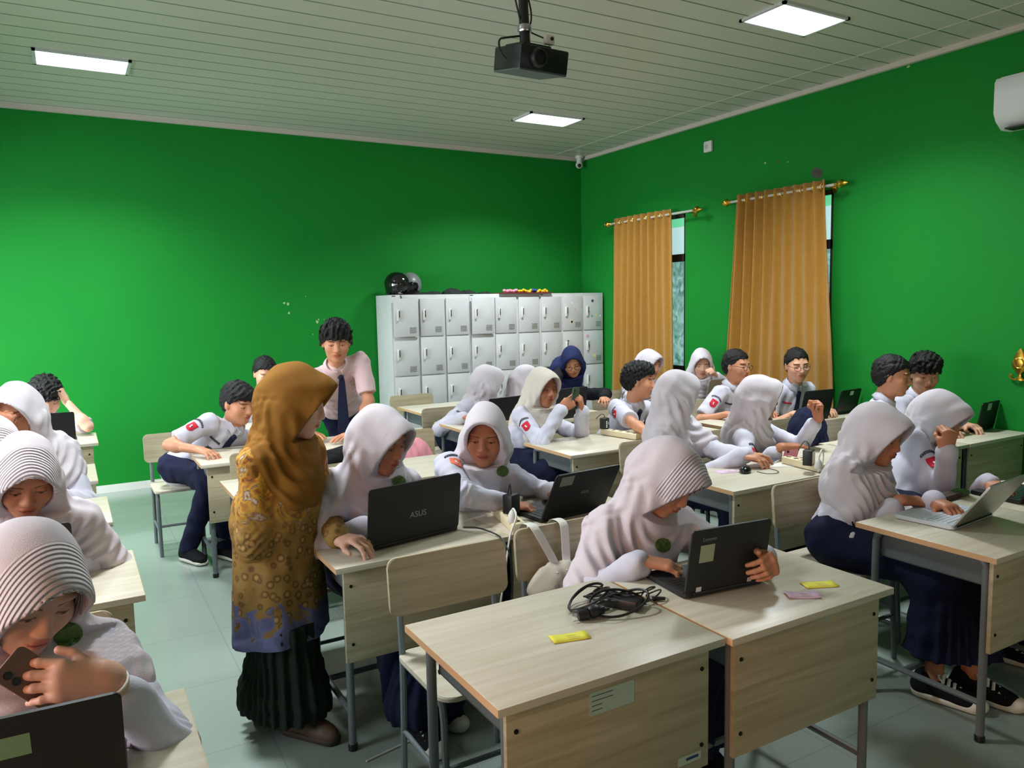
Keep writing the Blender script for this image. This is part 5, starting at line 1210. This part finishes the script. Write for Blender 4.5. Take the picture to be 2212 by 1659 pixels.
laptop(5.02, 3.0, 5.30, 3.02, 'dark laptop half hidden behind the girl with her face on her hand', d=.22, op=100)
laptop(3.68, 1.80, 4.0, 1.77, 'black laptop at the right edge beyond the silver laptop', d=.24, op=118, keys=mat('teal_black_keys', lin(20, 38, 44), .4))
# ---------------------------------------------------------------- small things on the desks
def paper(px0, py0, px1, py1, wd, label, m, z=DZ, qr=True, curl=0):
    a = onz(px0, py0, z)[:2]; b = onz(px1, py1, z)[:2]; rz = math.atan2(b[1]-a[1], b[0]-a[0]); L_ = np.linalg.norm(b-a); c = (a+b)/2
    t = empty('paper_slip', (c[0], c[1], z+.0006), rz, label, 'paper slip')
    n = 8; mb = MB(); vs = [[mb.bm.verts.new((-L_/2+L_*i/n, s*wd/2, .0006+curl*(2*abs(i/n-.5))**3)) for s in (-1, 1)] for i in range(n+1)]
    for i in range(n): mb.bm.faces.new((vs[i][0], vs[i+1][0], vs[i+1][1], vs[i][1]))
    o = mb.build('sheet', m, t); sm = o.modifiers.new('thickness', 'SOLIDIFY'); sm.thickness = .0007
    q = MB()
    for i in range(3): q.box(-L_*.05, L_*.38-.01*i, -wd*.25+i*wd*.2, -wd*.25+i*wd*.2+.002, .0012+curl*.1, .0015+curl*.1)
    q.build('print', mat('faded_print', lin(170, 160, 110), .8), o, smooth=False)
    return t
M_YEL = mat('yellow_paper', lin(228, 218, 74), .8); M_PNK = mat('pink_paper', lin(222, 190, 216), .8); M_PAPER = mat('white_paper', lin(226, 224, 216), .8)
paper(1190, 1384, 1270, 1372, .052, 'yellow paper slip alone on the foremost desk', M_YEL, curl=.003)
paper(1735, 1266, 1805, 1262, .055, 'yellow paper slip beside the pink slip on the right foremost desk', M_YEL, curl=.002)
paper(1698, 1287, 1770, 1286, .06, 'pink paper slip beside the yellow slip near the front desk edge', M_PNK, curl=.006)
p = paper(262, 1594, 345, 1598, .075, 'pink paper slip on the desk in the lower left corner', M_PNK, curl=.002)
MB().ball((.035, .012, .002), (.012, .016, .0005), seg=10).build('picture', mat('mauve_print', lin(130, 70, 110)), p)
paper(1197, 952, 1232, 950, .09, 'white paper scrap on the desk below the green phone', M_PAPER)
paper(1550, 1021, 1592, 1017, .08, 'pink paper scrap beside the black mouse', M_PNK)
paper(1655, 1006, 1715, 1004, .11, 'white paper under the white phone', M_PAPER)
paper(2178, 1050, 2225, 1046, .2, 'white paper sheet at the right picture edge', M_PAPER)
# charger with its tangled cords
def cable(pts, r, name, m, parent=None, sm=3): return MB().tube(pts, r, 7, smooth=sm).build(name, m, parent)
c0 = onz(1335, 1312, DZ)
t = empty('laptop_charger', (c0[0], c0[1], DZ), 0, 'tangled black laptop charger on the foremost desk', 'charger')
MB().box(-.03, .03, -.062, .062, 0, .034, .007, Matrix.Translation((.015, .0, .0)) @ Matrix.Rotation(.5, 4, 'Z')).build('adapter_brick', M_BLACKP, t)
brick = t.children[0]
MB().box(.031, .0315, -.035, .02, .006, .028, 0, Matrix.Translation((.015, 0, 0)) @ Matrix.Rotation(.5, 4, 'Z')).build('rating_label', M_STICK, brick, smooth=False)
pl = onz(1282, 1335, DZ)-c0
mb = MB(); mb.ball((pl[0], pl[1], .022), (.028, .024, .02)); mb.tube([(pl[0]-.02, pl[1], .02), (pl[0]-.05, pl[1]+.01, .017)], [.02, .017], 10); mb.box(pl[0]+.01, pl[0]+.035, pl[1]-.014, pl[1]+.014, .01, .034, .004); mb.build('mains_plug', M_BLACKP, t)
mb = MB()
for s in (-1, 1): mb.tube([(pl[0]-.05, pl[1]+.012+s*.009, .02), (pl[0]-.072, pl[1]+.016+s*.009, .021)], .0024, 6)
mb.build('plug_pins', M_SILVER, t)
cn = onz(1420, 1299, DZ)-c0
MB().tube([(cn[0]-.012, cn[1]+.01, .008), (cn[0]+.022, cn[1]-.012, .008)], [.008, .005], 8).build('dc_connector', M_BLACKP, t)
rr = random.Random(8)
def loop(cx, cy, rx, ry, rot, z0, z1, turns, n=10):
    out = []
    for i in range(int(n*turns)+1):
        a = 2*PI*i/n; x, y = rx*math.cos(a), ry*math.sin(a)
        out.append((cx+x*math.cos(rot)-y*math.sin(rot), cy+x*math.sin(rot)+y*math.cos(rot), z0+(z1-z0)*(.5+.5*math.sin(a*1.3+rot*3))))
    return out
A = [(.0, .05, .02), (-.05, .08, .03)]+loop(-.07, .055, .085, .05, .3, .006, .05, 1.2)+[(-.02, -.02, .03)]+loop(-.02, -.03, .1, .055, -.25, .006, .055, 1.6)+[(pl[0]+.06, pl[1]-.01, .02), (pl[0]+.03, pl[1], .02)]
cable(A, .0042, 'mains_cord', M_BLACKP, t, 2)
Bc = [(.04, -.05, .02), (.08, -.06, .012)]+loop(-.08, .03, .09, .075, .9, .005, .07, 1.15)+[(0, .0, .045), (.06, -.03, .04)]+loop(cn[0]-.01, cn[1]+.02, .045, .03, .4, .004, .03, 1.2)+[(cn[0]-.02, cn[1]+.012, .008)]
cable(Bc, .0026, 'low_voltage_cord', M_BLACKP, t, 2)
# power strips
M_CREAM = mat('cream_plastic', lin(222, 208, 172), .5); M_HOLE = mat('socket_recess', lin(120, 108, 84), .6)
def strip(a, b, label, w=.062, h=.042, n=5):
    a = np.array(a[:2]); b = np.array(b[:2]); c = (a+b)/2; L_ = np.linalg.norm(b-a); rz = math.atan2(b[1]-a[1], b[0]-a[0])
    t = empty('power_strip', (c[0], c[1], DZ), rz, label, 'power strip')
    MB().box(-L_/2, L_/2, -w/2, w/2, .001, h, .006).build('housing', M_CREAM, t)
    for i in range(n):
        x = -L_/2+L_*(i+.5)/n
        q = MB(); q.lathe([(.019, 0), (.019, .0012), (.016, .0012), (.0155, .0004)], 14, Matrix.Translation((x, 0, h-.0004))); f = q.build('socket', M_CREAM, t)
        q = MB(); q.lathe([(.003, 0), (.003, .001)], 8, Matrix.Translation((x-.006, .006, h+.0001))); q.lathe([(.003, 0), (.003, .001)], 8, Matrix.Translation((x+.006, -.006, h+.0001))); q.build('holes', M_HOLE, f)
    return t
s1 = strip(onz(1066, 1100, DZ), onz(1122, 1152, DZ), 'cream power strip beside the girl with the orange badge')
s2 = strip(onz(1303, 938, DZ), onz(1380, 950, DZ), 'cream power strip by the arm of the boy with curly hair')
s3 = strip(onz(1696, 1000, DZ), onz(1778, 1020, DZ), 'cream power strip at the hand of the girl with the raised arm')
def brick(px, py, zb, size, m, label, face=None):
    c = onz(px, py, zb); t = empty('power_adapter', c, math.radians(25), label, 'adapter')
    MB().box(-size[0]/2, size[0]/2, -size[1]/2, size[1]/2, 0, size[2], .005).build('housing', m, t)
    if face is not None: MB().box(-size[0]/2+.008, size[0]/2-.008, -size[1]/2-.001, -size[1]/2+.001, .008, size[2]-.008).build('label_face', face, t, smooth=False)
    return t
zb = DZ+.042
b1 = brick(1105, 1108, zb, (.065, .05, .085), M_BLACKP, 'black power adapter standing on the nearest cream power strip')
cable([(0, 0, .085), (0, .004, .12), (.02, .02, .13), (.06, .06, .06), (.1, .12, .006-.03), (.16, .1, -.036)], .003, 'cord', M_BLACKP, b1)
b2 = brick(1306, 926, zb, (.06, .05, .08), M_BLACKP, 'black power adapter with white print on the strip by the curly-haired boy')
q = MB(); 
for i in range(4): q.box(-.022, -.006, -.0262, -.0252, .012+.013*i, .02+.013*i); q.box(.006, .016, -.0262, -.0252, .03, .05)
q.build('print', M_WHITE, b2, smooth=False); cable([(0, 0, .08), (0, 0, .1), (-.01, .02, .11), (-.02, .06, .07)], .0025, 'cord', M_BLACKP, b2)
b3 = brick(1747, 1004, zb, (.075, .05, .085), M_BLACKP, 'black power adapter with pale face on the right power strip', mat('pale_pink_face', lin(226, 206, 192), .5))
cable([(0, 0, .085), (0, 0, .11), (.02, .02, .13), (.07, .05, .11), (.13, .09, .05)], .003, 'cord', M_BLACKP, b3)
def plug(px, py, zb, label, cord):
    c = onz(px, py, zb); t = empty('plug', c, 0, label, 'plug')
    MB().lathe([(.02, 0), (.022, .01), (.018, .03), (.011, .044), (.006, .05)], 14).build('plug_body', M_WHITEP, t)
    cable(cord, .0042, 'cord', M_WHITEP, t); return t
pc = onz(1107, 1127, zb)
plug(1107, 1127, zb, 'white plug whose cord hangs down between two desks', [(0, 0, .05), (.0, -.01, .062), (-.005, -.05, .035)]+[tuple(at(px, py, y)-pc) for px, py, y in ((1103, 1150, 2.66), (1098, 1180, 2.63), (1092, 1230, 2.62), (1083, 1290, 2.62), (1076, 1350, 2.62), (1070, 1430, 2.6))])
plug(1768, 1012, zb, 'white plug with looped cord on the right power strip', [(0, 0, .05), (.01, .0, .08), (.05, .02, .1), (.08, .03, .06), (.07, .03, .0), (.06, .05, -.035)])
# mice, phones
def mouse(px, py, label, cord, rz=0):
    c = onz(px, py, DZ); t = empty('computer_mouse', c, rz, label, 'mouse')
    F = Fld((-.06, -.08, -.01), (.06, .08, .06), .004); F.ell((0, 0, .012), (.032, .056, .026), k=0); F.clip((0, 0, .001), (0, 0, -1)); V, Q = F.net()
    link('mouse_body', npmesh('mouse_body', V, Q), mat('glossy_black_plastic', lin(16, 16, 18), .15), t)
    MB().tube([(0, .025, .036), (0, .037, .033)], .004, 8).build('wheel', M_DGREY, t)
    cable(cord, .0018, 'cord', M_BLACKP, t); return t
mouse(1610, 1020, 'glossy black mouse on the desk with the white phone', [(0, .055, .008), (.02, .1, .004), (.1, .13, .003), (.16, .09, .003), (.18, .02, .003), (.12, -.03, .003), (.06, .02, .003)], -.9)
mouse(447, 976, 'black mouse under the hand of the boy at the left aisle', [(0, .055, .008), (.05, .1, .004), (.15, .08, .003), (.25, .1, .003), (.3, .16, .003)], -.4)
def phone(c, f, n, label, m, w=.075, l=.155, back=True):
    """centre, long-axis direction, direction of its back"""
    R = frame(f, n); t = empty('phone', c, 0, label, 'phone')
    Mx = Matrix([[*R[i], 0] for i in range(3)]+[[0, 0, 0, 1]])
    MB().prism(rrect(w, l, .012), -.0045, .0045, Mx, .002).build('case', m, t)
    MB().prism(rrect(w-.006, l-.006, .01), -.0052, -.0044, Mx).build('screen', M_SCREEN, t)
    if back:
        q = MB()
        for i in range(2): q.lathe([(.008, 0), (.008, .002), (.006, .0025)], 12, Mx @ Matrix.Translation((-w/2+.018, l/2-.02-.02*i, .0045)))
        q.build('camera_lens', M_BLACKP, t)
    return t
def handc(key, i, d=.085, off=-.028):
    s_, e_, w_, fr, po = PEOPLE[key]['arms'][i]; return w_+fr[:, 1]*d*1.05+fr[:, 2]*off*1.05, fr
c, fr = handc('P15', 0); c2, f2 = handc('P15', 1)
phone((c+c2)/2+np.array([-.005, -.02, .02]), (.12, -.1, 1), (.35, -.9, .2), 'green phone held up in both hands by the girl in cream hijab', mat('dark_green_case', lin(38, 72, 52), .5))
c, fr = handc('P1', 0, .115, -.034); phone(c, fr[:, 1]*.75+np.array([0, .1, .55]), fr[:, 2], 'brown phone held by the girl at the lower left', mat('brown_case', lin(112, 84, 68), .5))
c = onz(1668, 996, DZ); t = phone((c[0], c[1], DZ+.0055), (.9, .4, 0), (0, 0, -1), 'white phone lying on the desk under the reaching hand', M_WHITE)
t.children[1].active_material = mat('bright_phone_screen', lin(230, 240, 245), .1, emit=(lin(225, 240, 250), 1.1)) if False else t.children[1].active_material
c, fr = handc('P21', 1, .09, -.03); phone(c+np.array([-.06, 0, -.04]), (.3, -.1, 1), (-.3, -.9, 0), 'pink phone in the raised hand of the girl looking away', mat('pink_case', lin(226, 140, 160), .5), w=.085)
c = onz(2052, 1076, DZ); t = empty('pencil_case', (c[0], c[1], DZ), math.radians(4), 'slim brown and green pencil case behind the silver laptop', 'pencil case')
MB().box(-.13, .13, -.03, .03, .001, .026, .008).build('case', mat('brown_fabric', lin(74, 48, 40), .8), t); MB().box(.05, .125, -.0305, .0305, .004, .0268, .006).build('green_panel', mat('green_fabric', lin(70, 104, 52), .8), t)
MB().tube([(-.125, 0, .0262), (.125, 0, .0262)], .0018, 6).build('zip', M_SILVER, t)
c = onz(730, 996, DZ); blob('pouch', [(c[0]-.05, c[1], .09, .075), (c[0]+.04, c[1]+.03, .1, .085)], DZ, 0, M_CANVAS, 'black pouch on the desk between teacher and seated girl', 'pouch', 6)
# bags on chairs
def bag(c, r, m, label, name='backpack', straps=None, rz=0):
    t = empty(name, c, rz, label, 'bag')
    F = Fld((-r[0]-.08, -r[1]-.08, -.04), (r[0]+.08, r[1]+.08, 2*r[2]+.08), .008)
    F.ell((0, 0, r[2]*.9), (r[0], r[1], r[2]), k=0); F.ell((0, 0, r[2]*.5), (r[0]*1.02, r[1]*1.1, r[2]*.6), k=.05); F.disp(lambda P: folds(P, 3, .07)*.005, .05); F.clip((0, 0, .002), (0, 0, -1))
    V, Q = F.net(); link('bag_body', npmesh('bag_body', V, Q), m, t)
    for s in straps or ():
        o = MB(); n = len(s); vs = [[o.bm.verts.new((x+sx*.021, y, z)) for sx in (-1, 1)] for x, y, z in s]
        for i in range(n-1): o.bm.faces.new((vs[i][0], vs[i+1][0], vs[i+1][1], vs[i][1]))
        ob = o.build('strap', m if name != 'tote_bag' else M_STRAP, t); sm = ob.modifiers.new('thickness', 'SOLIDIFY'); sm.thickness = .004; sd = ob.modifiers.new('round', 'SUBSURF'); sd.levels = sd.render_levels = 2
    return t
M_STRAP = cloth('white_strap_canvas', (214, 214, 206)); M_TOTE = cloth('cream_tote_canvas', (196, 190, 176))
c = at(1208, 1243, 2.45)
o_ = np.array([c[0], 2.46, c[2]-.085]); sp = lambda px, py, y: tuple(at(px, py, y)-o_)
def hang(tx, ty, bx, by):
    top = np.array(sp(tx, ty, 2.495)); back = top+np.array([0, .11, .004])
    return [tuple(back-np.array([0, 0, .1])), tuple(back), tuple(top+np.array([0, .03, .012])), tuple(top), tuple(.6*top+.4*np.array(sp(bx, by-12, 2.475))), sp(bx, by-12, 2.47), sp(bx+4, by+6, 2.41)]
bag(tuple(o_), (.125, .05, .072), M_TOTE, 'cream tote bag hanging by white straps from a chair back', 'tote_bag', straps=(hang(1157, 1141, 1202, 1232), hang(1220, 1131, 1224, 1226)))
c = at(887, 992, 5.0); bag((2.03, 4.9, .462), (.14, .1, .17), cloth('pink_canvas', (226, 150, 160)), 'pink bag on an empty chair behind the seated girls')
c = onz(1803, 968, .5); bag((4.62, 3.72, .46), (.16, .13, .24), C_NAVY, 'navy bag on a chair right of the girl with raised hand')
place(CHAIR0, 4.62, 3.70, 0, 'wooden chair holding the navy bag', 'chair', 'wooden school chairs'); place(CHAIR0, 2.03, 4.9, 0, 'wooden chair holding the pink bag', 'chair', 'wooden school chairs')
# cords on chairs and floor
o = tag(cable([(1.40, 2.86, DZ+.012), (1.44, 2.80, DZ+.02), (1.47, 2.70, DZ+.012), (1.47, 2.645, DZ+.005), (1.465, 2.56, .68), (1.455, 2.55, .5), (1.38, 2.56, .4), (1.30, 2.6, .45)], .0034, 'cable', M_BLACKP), 'thin black cable drooping from the large black laptop over a chair back', 'cable')
o = tag(cable([(.86, 2.63, .004), (1.0, 2.66, .004), (1.2, 2.70, .004), (1.32, 2.84, .004), (1.55, 2.86, .004)], .004, 'cable', M_WHITEP), 'white cable on the floor under the middle desks', 'cable')
o = tag(cable([(1.62, 1.95, .004), (1.75, 1.93, .004), (1.86, 2.02, .004), (1.8, 2.2, .004), (1.6, 2.32, .004)], .004, 'cable', M_WHITEP), 'white cable on the floor behind the foremost desk pair', 'cable')
# worn things
def wear(key, i, name, m, back, r=.03, t=.0035):
    P_ = PEOPLE[key]; s_, e_, w_, fr, po = P_['arms'][i]; ax = nrm(e_-w_); c = w_+ax*back-P_['org']
    u = nrm(np.cross(ax, (0, 0, 1.))); v = np.cross(u, ax)
    return MB().tube([tuple(c+u*r*1.15*math.cos(a)+v*r*math.sin(a)) for a in [2*PI*k/16 for k in range(16)]], t, 6, closed=True).build(name, m, P_['root'])
wear('P11', 0, 'bracelet', M_GOLD, .025, .031); wear('P15', 1, 'wristwatch', M_SILVER, .03, .034, .007); wear('P1', 0, 'bracelet', M_WHITE, .01, .032, .003)
P_ = PEOPLE['P11']; c = at(1848, 1163, 2.12)
t = empty('key_pouch', c, 0, 'small white and black key pouch hanging at the navy skirt', 'key pouch')
MB().ball((0, 0, 0), (.045, .03, .04)).build('pouch_body', mat('white_plush', lin(200, 198, 196), .9), t); MB().ball((-.012, -.024, 0), (.022, .012, .026)).build('dark_patch', M_CANVAS, t); MB().tube([(0, 0, .035), (-.01, .01, .07), (0, .02, .1)], .004, 6).build('cord', M_CANVAS, t)
